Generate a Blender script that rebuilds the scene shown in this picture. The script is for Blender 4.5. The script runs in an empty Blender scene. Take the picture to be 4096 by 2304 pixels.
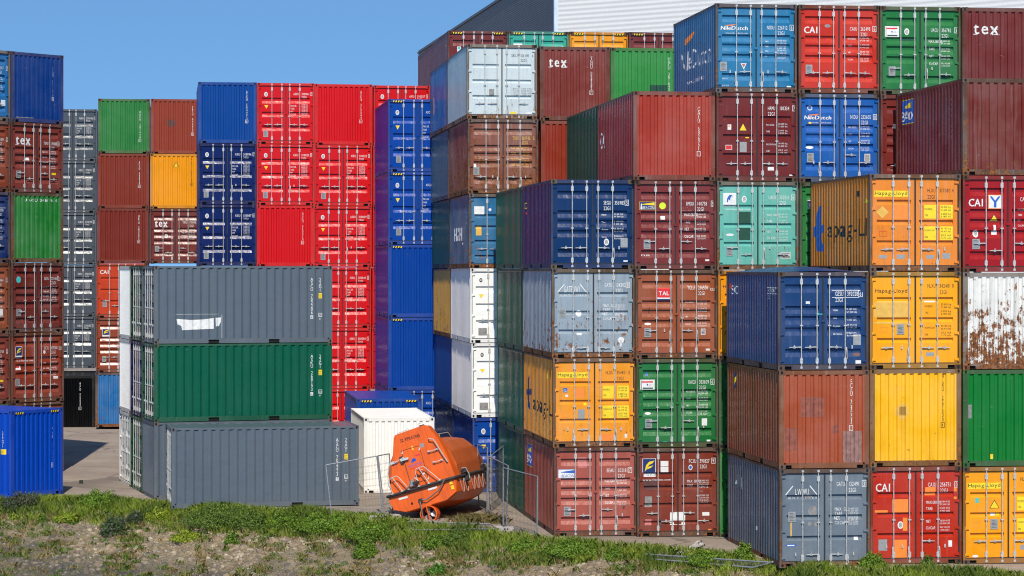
import bpy, math, random
import numpy as np
from mathutils import Vector, Matrix, noise as mnoise

random.seed(7)
rng = np.random.default_rng(11)
R = math.radians
SC = bpy.context.scene
COL = SC.collection

# ---------------------------------------------------------------- camera
FPX, CX, HY, EYE = 9700.0, 2048.0, 1081.0, 7.75      # focal length and horizon of the 4096 px wide photo
cam_d = bpy.data.cameras.new('camera')
cam_d.sensor_width = 36.0
cam_d.lens = 36.0 * FPX / 4096.0
cam_d.shift_y = (HY - 1152.0) / 4096.0
cam_d.clip_start = 1.0
cam_d.clip_end = 3000.0
cam = bpy.data.objects.new('camera', cam_d)
cam.location = (0, 0, EYE)
cam.rotation_euler = (R(90), 0, 0)
COL.objects.link(cam)
SC.camera = cam

# ---------------------------------------------------------------- sky and sun
SUN_EL, SUN_AZ = R(46.0), R(-3.0)                    # light travels (sin(az), cos(az)) over the ground
w = bpy.data.worlds.new('World')
SC.world = w
w.use_nodes = True
nt = w.node_tree
nt.nodes.clear()
out = nt.nodes.new('ShaderNodeOutputWorld')
bg = nt.nodes.new('ShaderNodeBackground')
sky = nt.nodes.new('ShaderNodeTexSky')
sky.sky_type = 'NISHITA'
sky.sun_disc = False
sky.sun_elevation = SUN_EL
sky.sun_rotation = math.pi - SUN_AZ
sky.altitude = 0
sky.air_density = 1.0
sky.dust_density = 0.0
sky.ozone_density = 6.0
tc = nt.nodes.new('ShaderNodeTexCoord')
mp = nt.nodes.new('ShaderNodeVectorMath'); mp.operation = 'MULTIPLY_ADD'
mp.inputs[1].default_value = (1, 1, 1.0)
mp.inputs[2].default_value = (0, 0, 0.24)
nrm = nt.nodes.new('ShaderNodeVectorMath'); nrm.operation = 'NORMALIZE'
nt.links.new(tc.outputs['Generated'], mp.inputs[0])
nt.links.new(mp.outputs[0], nrm.inputs[0])
nt.links.new(nrm.outputs[0], sky.inputs['Vector'])
flt = nt.nodes.new('ShaderNodeMix'); flt.data_type = 'RGBA'; flt.blend_type = 'MULTIPLY'
flt.inputs[0].default_value = 1.0; flt.inputs[7].default_value = (0.82, 1.0, 1.0, 1)      # clear, very blue spring air
nt.links.new(sky.outputs[0], flt.inputs[6])
nt.links.new(flt.outputs[2], bg.inputs['Color'])
bg.inputs['Strength'].default_value = 0.142
nt.links.new(bg.outputs[0], out.inputs[0])

sun_d = bpy.data.lights.new('sun', 'SUN')
sun_d.energy = 4.7
sun_d.angle = R(0.53)
sun_d.color = (1.0, 0.93, 0.82)
sun = bpy.data.objects.new('sun', sun_d)
ldir = Vector((math.sin(SUN_AZ) * math.cos(SUN_EL), math.cos(SUN_AZ) * math.cos(SUN_EL), -math.sin(SUN_EL)))
sun.rotation_euler = ldir.to_track_quat('-Z', 'Y').to_euler()
sun.location = (0, 0, 60)
COL.objects.link(sun)

SC.view_settings.view_transform = 'Standard'
SC.view_settings.look = 'None'
SC.view_settings.exposure = 0.12
SC.view_settings.gamma = 1.0
SC.render.engine = 'CYCLES'
SC.cycles.max_bounces = 5
SC.cycles.diffuse_bounces = 3
SC.cycles.glossy_bounces = 2
SC.cycles.transparent_max_bounces = 4
SC.render.film_transparent = False
SC.cycles.use_denoising = True
SC.cycles.filter_width = 1.1

# ---------------------------------------------------------------- helpers
def lin(c):
    c = c / 255.0
    return c / 12.92 if c <= 0.04045 else ((c + 0.055) / 1.055) ** 2.4

KALB = 0.70
def rgb(h, k=KALB):
    """photo colour '#rrggbb' of a sunlit face -> base colour"""
    h = h.lstrip('#')
    c = [lin(int(h[i:i + 2], 16)) for i in (0, 2, 4)]
    k = k + 0.16 * max(c) ** 2 + 0.08 * min(c)
    c = [min(0.84, max(0.0015, x * k - 0.007)) for x in c]
    if c[2] > c[0] * 4: c[1] *= 1.14; c[2] *= 0.90
    if c[0] > c[2] * 1.6: c[2] *= 0.66; c[1] *= 1.08
    return tuple(c)

class Nt:
    def __init__(s, m):
        s.t = m.node_tree; s.n = s.t.nodes; s.l = s.t.links
    def add(s, typ, **kw):
        n = s.n.new(typ)
        for k, v in kw.items():
            setattr(n, k, v)
        return n
    def link(s, a, b):
        s.l.new(a, b)
    def math(s, op, a, b=None, c=None, clamp=False):
        n = s.add('ShaderNodeMath', operation=op); n.use_clamp = clamp
        for i, v in enumerate((a, b, c)):
            if v is None: continue
            if isinstance(v, (int, float)): n.inputs[i].default_value = v
            else: s.link(v, n.inputs[i])
        return n.outputs[0]
    def mix(s, f, a, b, mode='MIX'):
        n = s.add('ShaderNodeMix', data_type='RGBA', blend_type=mode)
        n.clamp_factor = True
        for sock, v in ((n.inputs[0], f), (n.inputs[6], a), (n.inputs[7], b)):
            if isinstance(v, (int, float)): sock.default_value = v
            elif isinstance(v, tuple): sock.default_value = (*v[:3], 1)
            else: s.link(v, sock)
        return n.outputs[2]
    def noise(s, vec, scale, detail=3, rough=0.55, dist=0.0):
        n = s.add('ShaderNodeTexNoise')
        n.inputs['Scale'].default_value = scale; n.inputs['Detail'].default_value = detail
        n.inputs['Roughness'].default_value = rough; n.inputs['Distortion'].default_value = dist
        if vec is not None: s.link(vec, n.inputs['Vector'])
        return n.outputs['Fac']
    def mapr(s, v, a, b, c=0.0, d=1.0):
        n = s.add('ShaderNodeMapRange'); n.clamp = True
        s.link(v, n.inputs[0])
        for i, x in ((1, a), (2, b), (3, c), (4, d)):
            if isinstance(x, (int, float)): n.inputs[i].default_value = x
            else: s.link(x, n.inputs[i])
        return n.outputs[0]

def new_mat(name):
    m = bpy.data.materials.new(name); m.use_nodes = True
    return m, Nt(m), m.node_tree.nodes['Principled BSDF']

def flat(name, col, rough=0.6, metal=0.0, var=0.12, scale=8.0, bump=0.0):
    m, g, b = new_mat(name)
    t = g.add('ShaderNodeTexCoord').outputs['Object']
    n = g.noise(t, scale, 4)
    c = g.mix(g.mapr(n, 0.3, 0.7), tuple(x * (1 - var) for x in col), tuple(min(1, x * (1 + var)) for x in col))
    g.link(c, b.inputs['Base Color'])
    b.inputs['Roughness'].default_value = rough; b.inputs['Metallic'].default_value = metal
    if bump:
        bn = g.add('ShaderNodeBump'); bn.inputs['Strength'].default_value = bump; bn.inputs['Distance'].default_value = 0.02
        g.link(n, bn.inputs['Height']); g.link(bn.outputs[0], b.inputs['Normal'])
    return m

def paint(name, rust_add, rough=0.26, spec=0.24):
    """weathered enamel: colour and rust (alpha) come from the object's own colour"""
    m, g, b = new_mat(name)
    oi = g.add('ShaderNodeObjectInfo')
    tc = g.add('ShaderNodeTexCoord').outputs['Object']
    off = g.add('ShaderNodeCombineXYZ')
    r = oi.outputs['Random']
    g.link(g.math('MULTIPLY', r, 91.0), off.inputs[0]); g.link(g.math('MULTIPLY', r, 57.0), off.inputs[1])
    g.link(g.math('MULTIPLY', r, 33.0), off.inputs[2])
    va = g.add('ShaderNodeVectorMath', operation='ADD'); g.link(tc, va.inputs[0]); g.link(off.outputs[0], va.inputs[1])
    v = va.outputs[0]
    st = g.add('ShaderNodeVectorMath', operation='MULTIPLY'); g.link(v, st.inputs[0]); st.inputs[1].default_value = (9, 9, 0.55)
    rust = g.math('ADD', oi.outputs['Alpha'], rust_add, clamp=True)
    col = oi.outputs['Color']
    big = g.noise(v, 0.9, 3)
    fade = g.mix(g.mapr(big, 0.35, 0.75, 0.0, g.math('MULTIPLY_ADD', rust, 0.34, 0.0)), col, (0.42, 0.40, 0.38))
    dark = g.mix(g.mapr(big, 0.25, 0.5, g.math('MULTIPLY_ADD', rust, 0.28, 0.05), 0.0), fade, (0.02, 0.02, 0.02))
    streak = g.noise(st.outputs[0], 1.0, 4, 0.6)
    sm = g.math('MULTIPLY', g.mapr(streak, 0.52, 0.75), g.math('MULTIPLY_ADD', rust, 0.45, 0.05))
    dirt = g.mix(sm, dark, (0.09, 0.06, 0.045))
    sl = g.math('MULTIPLY', g.mapr(streak, 0.42, 0.2), g.math('MULTIPLY_ADD', rust, 0.34, 0.0))
    pale = g.mix(sl, dirt, (0.5, 0.48, 0.46))
    # handling scuffs: short pale and dark scrapes
    sc_ = g.add('ShaderNodeVectorMath', operation='MULTIPLY'); g.link(v, sc_.inputs[0]); sc_.inputs[1].default_value = (2.2, 2.2, 9)
    s1 = g.noise(sc_.outputs[0], 1.3, 7, 0.75)
    pale = g.mix(g.math('MULTIPLY', g.mapr(s1, 0.66, 0.69), g.math('MULTIPLY_ADD', rust, 1.2, 0.10)), pale, (0.40, 0.37, 0.34))
    pale = g.mix(g.math('MULTIPLY', g.mapr(s1, 0.33, 0.30), g.math('MULTIPLY_ADD', rust, 1.3, 0.12)), pale, (0.05, 0.035, 0.03))
    rn = g.noise(v, 4.5, 8, 0.72)
    rst = g.noise(st.outputs[0], 2.0, 5, 0.65)
    rc = g.math('ADD', g.math('MULTIPLY', rn, 0.62), g.math('MULTIPLY', rst, 0.38))
    thr = g.math('MULTIPLY_ADD', rust, -0.30, 0.738)
    sz = g.add('ShaderNodeSeparateXYZ'); g.link(tc, sz.inputs[0])
    thr = g.math('ADD', thr, g.math('MULTIPLY', g.math('MULTIPLY_ADD', sz.outputs[2], 0.085, -0.11), rust))
    msk = g.mapr(rc, thr, g.math('ADD', thr, 0.035))
    rcol = g.mix(g.mapr(g.noise(v, 14, 5), 0.35, 0.65), (0.085, 0.030, 0.012), (0.26, 0.10, 0.035))
    fin = g.mix(msk, pale, rcol)
    g.link(fin, b.inputs['Base Color'])
    g.link(g.mix(msk, (rough,) * 3, (0.85,) * 3), b.inputs['Roughness'])
    b.inputs['Specular IOR Level'].default_value = spec
    bn = g.add('ShaderNodeBump'); bn.inputs['Strength'].default_value = 0.35; bn.inputs['Distance'].default_value = 0.06
    g.link(g.math('ADD', g.noise(v, 1.7, 3), g.math('MULTIPLY', g.noise(v, 9, 4), 0.18)), bn.inputs['Height'])
    g.link(bn.outputs[0], b.inputs['Normal'])
    return m

M = {}
M['paint'] = paint('container_paint', 0.0)
M['frame'] = paint('frame_paint', 0.16, 0.55)
M['fzinc'] = flat('galvanised_fence_tube', (0.22, 0.23, 0.245), 0.55, 0.2, 0.25, 20)
M['rubber'] = flat('door_gasket', (0.018, 0.018, 0.018), 0.8)
M['hole_shade'] = flat('opening_shade', (0.006, 0.006, 0.006), 0.95)  # near-black colour painted in as the shade inside openings
M['zinc'] = flat('galvanised_steel', (0.50, 0.49, 0.47), 0.42, 0.3, 0.25, 20)
M['plate'] = flat('data_plate_metal', (0.33, 0.33, 0.32), 0.45, 0.3, 0.3, 60)
M['white'] = flat('white_lettering', (0.68, 0.67, 0.65), 0.55, 0, 0.12, 12)
M['black'] = flat('black_lettering', (0.015, 0.015, 0.017), 0.5)
M['yellow'] = flat('yellow_sign', (0.78, 0.56, 0.015), 0.5)
M['lime'] = flat('lime_sticker', (0.6, 0.75, 0.02), 0.5)
M['blue'] = flat('blue_sign', (0.02, 0.10, 0.42), 0.5)
M['navy'] = flat('navy_sign', (0.008, 0.025, 0.12), 0.5)
M['cyan'] = flat('teal_sticker', (0.05, 0.42, 0.40), 0.5)
M['red'] = flat('red_sign', (0.62, 0.02, 0.02), 0.5)
M['orange'] = flat('orange_patch', (0.80, 0.22, 0.03), 0.5, 0, 0.08)
M['dgreen'] = flat('dark_green_patch', (0.008, 0.06, 0.035), 0.5)
M['dpatch'] = flat('dark_brown_patch', (0.10, 0.035, 0.03), 0.6, 0, 0.3)
M['wred'] = flat('pale_red_patch', (0.42, 0.13, 0.12), 0.6, 0, 0.15)
M['grime'] = flat('grey_patch', (0.22, 0.21, 0.20), 0.7, 0, 0.3)
M['tpatch'] = flat('dark_terracotta_patch', (0.24, 0.068, 0.042), 0.6, 0, 0.3)
M['gpatch'] = flat('dull_mauve_patch', (0.25, 0.13, 0.11), 0.6, 0, 0.35)
M['tan'] = flat('tan_patch', (0.66, 0.38, 0.07), 0.6, 0, 0.1)

class MB:
    def __init__(s):
        s.v = []; s.f = []; s.m = []
        s.mats = []
    def mi(s, key):
        if key not in s.mats: s.mats.append(key)
        return s.mats.index(key)
    def poly(s, pts, key):
        i = len(s.v); s.v.extend([tuple(p) for p in pts]); s.f.append(tuple(range(i, i + len(pts)))); s.m.append(s.mi(key))
    def box(s, a, b, key, skip=''):
        x0, y0, z0 = a; x1, y1, z1 = b
        i = len(s.v); k = s.mi(key)
        s.v += [(x0, y0, z0), (x1, y0, z0), (x1, y1, z0), (x0, y1, z0), (x0, y0, z1), (x1, y0, z1), (x1, y1, z1), (x0, y1, z1)]
        for q in ((0, 3, 2, 1), (4, 5, 6, 7), (0, 1, 5, 4), (1, 2, 6, 5), (2, 3, 7, 6), (3, 0, 4, 7)):
            s.f.append(tuple(i + j for j in q)); s.m.append(k)
    def mesh(s, verts, faces, key):
        i = len(s.v); k = s.mi(key)
        s.v += [tuple(p) for p in verts]
        for q in faces:
            s.f.append(tuple(i + j for j in q)); s.m.append(k)
    def tube(s, pts, r, key, n=6, cap=True, closed=False):
        pts = [Vector(p) for p in pts]; N = len(pts)
        rr = r if isinstance(r, (list, tuple)) else [r] * N
        rings = []; ref = None
        for i, p in enumerate(pts):
            if closed: d = pts[(i + 1) % N] - pts[i - 1]
            else: d = pts[min(i + 1, N - 1)] - pts[max(i - 1, 0)]
            d.normalize()
            if ref is None:
                ref = Vector((0, 0, 1)) if abs(d.z) < 0.9 else Vector((1, 0, 0))
            a = (ref - d * ref.dot(d)).normalized(); b = d.cross(a); ref = a
            rings.append([p + (a * math.cos(2 * math.pi * k / n) + b * math.sin(2 * math.pi * k / n)) * rr[i] for k in range(n)])
        i0 = len(s.v); k_ = s.mi(key)
        for q in rings: s.v += [tuple(p) for p in q]
        for i in range(N if closed else N - 1):
            j = (i + 1) % N
            for k in range(n):
                a = i0 + i * n + k; b = i0 + i * n + (k + 1) % n; c = i0 + j * n + (k + 1) % n; d = i0 + j * n + k
                s.f.append((a, b, c, d)); s.m.append(k_)
        if cap and not closed:
            s.f.append(tuple(i0 + k for k in reversed(range(n)))); s.m.append(k_)
            s.f.append(tuple(i0 + (N - 1) * n + k for k in range(n))); s.m.append(k_)
    def data(s, name):
        me = bpy.data.meshes.new(name)
        me.from_pydata(s.v, [], s.f)
        for k in s.mats: me.materials.append(M[k])
        me.polygons.foreach_set('material_index', s.m)
        me.update()
        return me

def ob(name, me, parent=None, color=None):
    if isinstance(me, MB): me = me.data(name)
    o = bpy.data.objects.new(name, me); COL.objects.link(o)
    if parent: o.parent = parent
    if color: o.color = color
    return o

def tag(o, label=None, cat=None, group=None, kind=None):
    if label: o['label'] = label
    if cat: o['category'] = cat
    if group: o['group'] = group
    if kind: o['kind'] = kind
    return o

def empty(name, loc, rz=0.0, sx=1.0):
    o = bpy.data.objects.new(name, None); COL.objects.link(o)
    o.location = loc; o.rotation_euler = (0, 0, rz); o.scale = (sx, 1, 1)
    o.empty_display_size = 0.3
    return o

def px(x, y, Y):
    """pixel of the 4096x2304 photo at distance Y -> world point"""
    return Vector(((x - CX) * Y / FPX, Y, EYE - (y - HY) * Y / FPX))

def smooth(o):
    o.data.polygons.foreach_set('use_smooth', [True] * len(o.data.polygons)); return o

# ---------------------------------------------------------------- ground
def gz(X, Y=0):
    return 0.04 - 0.0095 * max(-40.0, min(25.0, X))

_cx = [-400, 0, 600, 900, 1200, 1500, 1700, 2000, 2300, 2700, 3000, 3200, 3600, 4100, 4500]
_cy = [82.0, 80.6, 78.6, 77.3, 76.2, 74.9, 73.3, 71.0, 68.9, 67.2, 65.6, 64.0, 62.6, 61.9, 61.5]
CRX = np.array([(a - CX) * b / FPX for a, b in zip(_cx, _cy)])
CRY = np.array(_cy)
def crest(X):
    return np.interp(X, CRX, CRY) + np.where(X < CRX[0], (CRX[0] - X) * 0.35, 0) - np.where(X > CRX[-1], (X - CRX[-1]) * 0.3, 0)

def hnoise(X, Y, f, seed=0):
    return mnoise.noise(Vector((X * f + seed, Y * f - seed * 1.7, seed * 0.37)))

def terr(X, Y):
    """height of yard and bank"""
    d = (float(crest(X)) - Y) * 0.86
    g = gz(X)
    if d <= -0.3: return g
    if d < 0.3: drop = 0.30 * (d + 0.3) ** 2 / 1.2
    else: drop = 0.09 + 0.30 * (d - 0.3)
    n = 0.10 * hnoise(X, Y, 0.8, 3) + 0.06 * hnoise(X, Y, 2.4, 8) + 0.035 * hnoise(X, Y, 6.0, 12)
    return max(g - drop + n * min(1.0, (d + 0.3)), -6.5)

def ground_hit(x, y, lift=0.0):
    lo, hi = 40.0, 130.0
    for _ in range(40):
        mid = (lo + hi) / 2
        p = px(x, y, mid)
        if p.z > terr(p.x, p.y): lo = mid
        else: hi = mid
    p = px(x, y, (lo + hi) / 2); p.z = terr(p.x, p.y) + lift
    return p

m, g, b = new_mat('yard_asphalt')
tcn = g.add('ShaderNodeTexCoord').outputs['Object']
n1 = g.noise(tcn, 0.35, 5); n2 = g.noise(tcn, 3.0, 6, 0.7); n3 = g.noise(tcn, 30.0, 3, 0.8)
c = g.mix(g.mapr(n1, 0.3, 0.7), (0.20, 0.15, 0.112), (0.34, 0.27, 0.205))
c = g.mix(g.mapr(n2, 0.50, 0.62, 0, 0.55), c, (0.15, 0.125, 0.10))
c = g.mix(g.mapr(n3, 0.35, 0.75, 0, 0.6), c, (0.36, 0.31, 0.27))
wv = g.add('ShaderNodeVectorMath', operation='MULTIPLY_ADD'); nz_ = g.add('ShaderNodeTexNoise'); nz_.inputs['Scale'].default_value = 0.8; g.link(tcn, nz_.inputs['Vector'])
g.link(nz_.outputs['Color'], wv.inputs[0]); wv.inputs[1].default_value = (1.5, 1.5, 0); g.link(tcn, wv.inputs[2])
ve = g.add('ShaderNodeTexVoronoi', feature='DISTANCE_TO_EDGE'); ve.inputs['Scale'].default_value = 0.20; g.link(wv.outputs[0], ve.inputs['Vector'])
c = g.mix(g.mapr(ve.outputs['Distance'], 0.004, 0.012, 0.55, 0), c, (0.06, 0.05, 0.04))
c = g.mix(g.mapr(g.noise(tcn, 0.9, 6, 0.75), 0.60, 0.70, 0, 0.5), c, (0.11, 0.095, 0.085))
g.link(c, b.inputs['Base Color']); b.inputs['Roughness'].default_value = 0.95
bn = g.add('ShaderNodeBump'); bn.inputs['Strength'].default_value = 0.5; bn.inputs['Distance'].default_value = 0.02
g.link(n3, bn.inputs['Height']); g.link(bn.outputs[0], b.inputs['Normal'])
M['asphalt'] = m

m, g, b = new_mat('bank_earth')
tcn = g.add('ShaderNodeTexCoord').outputs['Object']
vo = g.add('ShaderNodeTexVoronoi'); vo.inputs['Scale'].default_value = 3.6; g.link(tcn, vo.inputs['Vector'])
vo.inputs['Randomness'].default_value = 1.0
ve = g.add('ShaderNodeTexVoronoi', feature='DISTANCE_TO_EDGE'); ve.inputs['Scale'].default_value = 3.6; g.link(tcn, ve.inputs['Vector'])
sx = g.add('ShaderNodeSeparateXYZ'); g.link(tcn, sx.inputs[0])
big = g.noise(tcn, 0.5, 4)
low = g.mapr(g.math('ADD', g.math('MULTIPLY_ADD', big, 2.2, g.math('MULTIPLY', sx.outputs[2], 1.0)), g.math('MULTIPLY', sx.outputs[0], 0.045)), -0.95, -0.10)
c = g.mix(low, (0.10, 0.092, 0.08), (0.38, 0.285, 0.17))
c = g.mix(g.mapr(g.noise(tcn, 2.0, 6, 0.7), 0.46, 0.72, 0, .8), c, (0.22, 0.15, 0.075))
c = g.mix(g.mapr(g.noise(tcn, 1.1, 6, 0.75), 0.48, 0.66, 0, 0.75), c, (0.18, 0.17, 0.055))
c = g.mix(g.mapr(g.noise(tcn, 11.0, 5, 0.75), 0.58, 0.66, 0, 0.8), c, (0.48, 0.44, 0.35))
vl = g.add('ShaderNodeTexVoronoi'); vl.inputs['Scale'].default_value = 7.0
wv = g.add('ShaderNodeVectorMath', operation='MULTIPLY_ADD'); nz_ = g.add('ShaderNodeTexNoise'); nz_.inputs['Scale'].default_value = 14; g.link(tcn, nz_.inputs['Vector'])
g.link(nz_.outputs['Color'], wv.inputs[0]); wv.inputs[1].default_value = (.12, .12, .12); g.link(tcn, wv.inputs[2]); g.link(wv.outputs[0], vl.inputs['Vector'])
sp = g.add('ShaderNodeSeparateColor'); g.link(vl.outputs['Color'], sp.inputs[0])
spot = g.math('MULTIPLY', g.mapr(vl.outputs['Distance'], 0.30, 0.22), g.mapr(sp.outputs[0], 0.66, 0.70, 0, .85))
c = g.mix(spot, c, (0.47, 0.45, 0.40))
c = g.mix(g.mapr(ve.outputs['Distance'], 0.0, 0.03, 0.35, 0), c, (0.04, 0.03, 0.02))
g.link(c, b.inputs['Base Color']); b.inputs['Roughness'].default_value = 0.95
bn = g.add('ShaderNodeBump'); bn.inputs['Strength'].default_value = 1.0; bn.inputs['Distance'].default_value = 0.16
g.link(g.math('ADD', g.noise(tcn, 6, 10, 0.78), g.mapr(ve.outputs['Distance'], 0, 0.06, 0, .25)), bn.inputs['Height'])
g.link(bn.outputs[0], b.inputs['Normal'])
M['bank'] = m

def grid_axis(lo, a, b_, hi, fine, coarse):
    l = list(np.arange(a, b_, fine))
    x = a
    st = fine
    while x > lo:
        st *= 1.5; x -= min(st, coarse); l.insert(0, x)
    x = b_; st = fine; l.append(b_)
    while x < hi:
        st *= 1.5; x += min(st, coarse); l.append(x)
    return np.array(l)

def build_ground():
    xs = grid_axis(-900, -21, 17, 900, 0.16, 60)
    # rows follow the crest: v = distance from the crest towards the camera
    vs = np.concatenate([np.array([45, 30, 22, 16, 12]), np.arange(10, -1.01, -0.16), np.array([-2, -4, -8, -15, -30, -60, -120, -250, -500, -1500])])
    nx, nv = len(xs), len(vs)
    P = np.zeros((nv, nx, 3))
    for i, X in enumerate(xs):
        c0 = float(crest(X)) if abs(X) < 60 else float(crest(math.copysign(60, X)))
        for j, v in enumerate(vs):
            Y = c0 - v / 0.86
            P[j, i] = (X, Y, terr(max(-60, min(60, X)), Y if abs(X) < 60 else float(crest(math.copysign(60, X))) - v / 0.86))
    v0 = int(np.argmin(np.abs(vs + 0.3)))
    for nm, ra, rb, mk in (('embankment', 0, v0, 'bank'), ('yard_ground', v0, nv - 1, 'asphalt')):
        sub = P[ra:rb + 1].reshape(-1, 3)
        f = []
        for j in range(rb - ra):
            for i in range(nx - 1):
                a = j * nx + i
                f.append((a, a + 1, a + nx + 1, a + nx))
        me = bpy.data.meshes.new(nm); me.from_pydata(sub.tolist(), [], f); me.materials.append(M[mk]); me.update()
        o = ob(nm, me); smooth(o); tag(o, kind='structure')
build_ground()
# ---------------------------------------------------------------- glyphs
_GL = {}
def glyph(ch):
    if ch in _GL: return _GL[ch]
    cu = bpy.data.curves.new('g', 'FONT'); cu.body = ch; cu.size = 1.0; cu.resolution_u = 2; cu.offset = 0.0
    o = bpy.data.objects.new('g', cu); COL.objects.link(o)
    dg = bpy.context.evaluated_depsgraph_get()
    me = bpy.data.meshes.new_from_object(o.evaluated_get(dg))
    vs = [(v.co.x, v.co.y) for v in me.vertices]
    polys = [[vs[i] for i in p.vertices] for p in me.polygons]
    bpy.data.objects.remove(o); bpy.data.curves.remove(cu); bpy.data.meshes.remove(me)
    if vs:
        x0 = min(v[0] for v in vs); x1 = max(v[0] for v in vs)
        polys = [[(x - x0, y) for x, y in p] for p in polys]
        r = (x1 - x0, polys)
    else:
        r = (0.3, [])
    _GL[ch] = r
    return r
CAP = 0.729
def text_polys(s, h, width=None, cond=0.72, gap=0.11, slant=0.0):
    """polygons of a line of text, cap height h, origin bottom left"""
    x = 0.0; out = []
    for ch in s:
        wd, ps = (0.28, []) if ch == ' ' else glyph(ch)
        o1 = 0.0
        if ch in '1I' and wd < 0.34: o1 = (0.34 - wd) / 2; wd = 0.34
        for p in ps: out.append([(x + o1 + a, b) for a, b in p])
        x += wd + gap
    tot = max(x - gap, 0.01)
    sy = h / CAP
    sx_ = (width / tot) if width else sy * cond
    return [[(a * sx_ + slant * b * sy, b * sy) for a, b in p] for p in out], tot * sx_

def split_polys(polys, ax, cuts):
    for c in cuts:
        res = []
        for p in polys:
            lo = min(q[ax] for q in p); hi = max(q[ax] for q in p)
            if hi <= c + 1e-6 or lo >= c - 1e-6: res.append(p); continue
            for sgn in (1, -1):
                q = []
                for i in range(len(p)):
                    a, b = p[i - 1], p[i]
                    da = (a[ax] - c) * sgn; db = (b[ax] - c) * sgn
                    if (da < 0) != (db < 0):
                        t = da / (da - db)
                        q.append((a[0] + (b[0] - a[0]) * t, a[1] + (b[1] - a[1]) * t))
                    if db >= 0: q.append(b)
                if len(q) >= 3: res.append(q)
        polys = res
    return polys

# ---------------------------------------------------------------- container geometry
W = 2.438
def profile_at(prof, t):
    for (a, da), (b, db) in zip(prof, prof[1:]):
        if a <= t <= b: return da + (db - da) * ((t - a) / (b - a) if b > a else 0)
    return prof[0][1] if t < prof[0][0] else prof[-1][1]

GROOVES = {
    'A': [(.128, .212), (.346, .427), (.449, .536), (.564, .648), (.782, .866)],
    'B': [(.262, .316), (.469, .520), (.680, .730)],
    'C': [(.240, .335), (.470, .560), (.695, .785)],
    'D': [(.275, .330), (.425, .475), (.620, .670), (.820, .865)],
}
DB, GD = 0.055, 0.052          # door plane and groove depth behind the envelope
def door_prof(st, H):
    pr = [(0.17, -DB)]
    for a, b in reversed(GROOVES[st]):
        z1, z0 = (1 - a) * H, (1 - b) * H
        up = 0.108 if (z1 - z0) > 0.15 else 0.045
        pr += [(z0, -DB), (z0 + up, -DB - GD), (z1 - 0.018, -DB - GD), (z1, -DB)]
    pr.append((H - 0.13, -DB))
    return pr
def corr_prof(width, margin, pitch, duty=0.44, slope=0.16, d0=-0.012, d1=-0.055, phase=0.0):
    n = max(3, round((width - 2 * margin) / pitch)); p = (width - 2 * margin) / n
    pr = [(margin - 0.0, d0)]
    for i in range(n):
        x = margin + i * p
        pr += [(x + p * duty * .5, d0), (x + p * (duty * .5 + slope * .5), d1), (x + p * (1 - duty * .5 - slope * .5), d1), (x + p * (1 - duty * .5), d0)]
    pr.append((width - margin, d0))
    return pr
def side_prof(L): return corr_prof(L, 0.10, 0.276, 0.30, 0.46, -0.008, -0.044)
END_PROF = corr_prof(W, 0.13, 0.2178, 0.46, 0.20, -0.010, -0.050)

class Face:
    """one face of a container: u to the right as seen, z up, n outwards"""
    def __init__(s, face, L, H):
        s.H = H
        h, l = W / 2, L / 2
        s.O, s.Rv, s.N, s.w = {'-y': ((-h, -l), (1, 0), (0, -1), W), '+y': ((h, l), (-1, 0), (0, 1), W),
                               '-x': ((-h, l), (0, -1), (-1, 0), L), '+x': ((h, -l), (0, 1), (1, 0), L)}[face]
    def p(s, u, z, n):
        return (s.O[0] + s.Rv[0] * u + s.N[0] * n, s.O[1] + s.Rv[1] * u + s.N[1] * n, z)
    def box(s, mb, u0, u1, z0, z1, n0, n1, key):
        v = [s.p(u, z, n) for z in (z0, z1) for n in (n0, n1) for u in (u0, u1)]
        mb.mesh(v, [(0, 1, 3, 2), (4, 6, 7, 5), (2, 3, 7, 6), (0, 4, 5, 1), (0, 2, 6, 4), (1, 5, 7, 3)], key)

def put(mb, fc, polys, key, depth, ax, cuts, off=0.003):
    polys = split_polys(polys, ax, cuts)
    for q in polys:
        mb.poly([fc.p(a, b, depth(q_) + off) for a, b, q_ in [(x, y, (x, y)[ax]) for x, y in q]], key)

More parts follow.
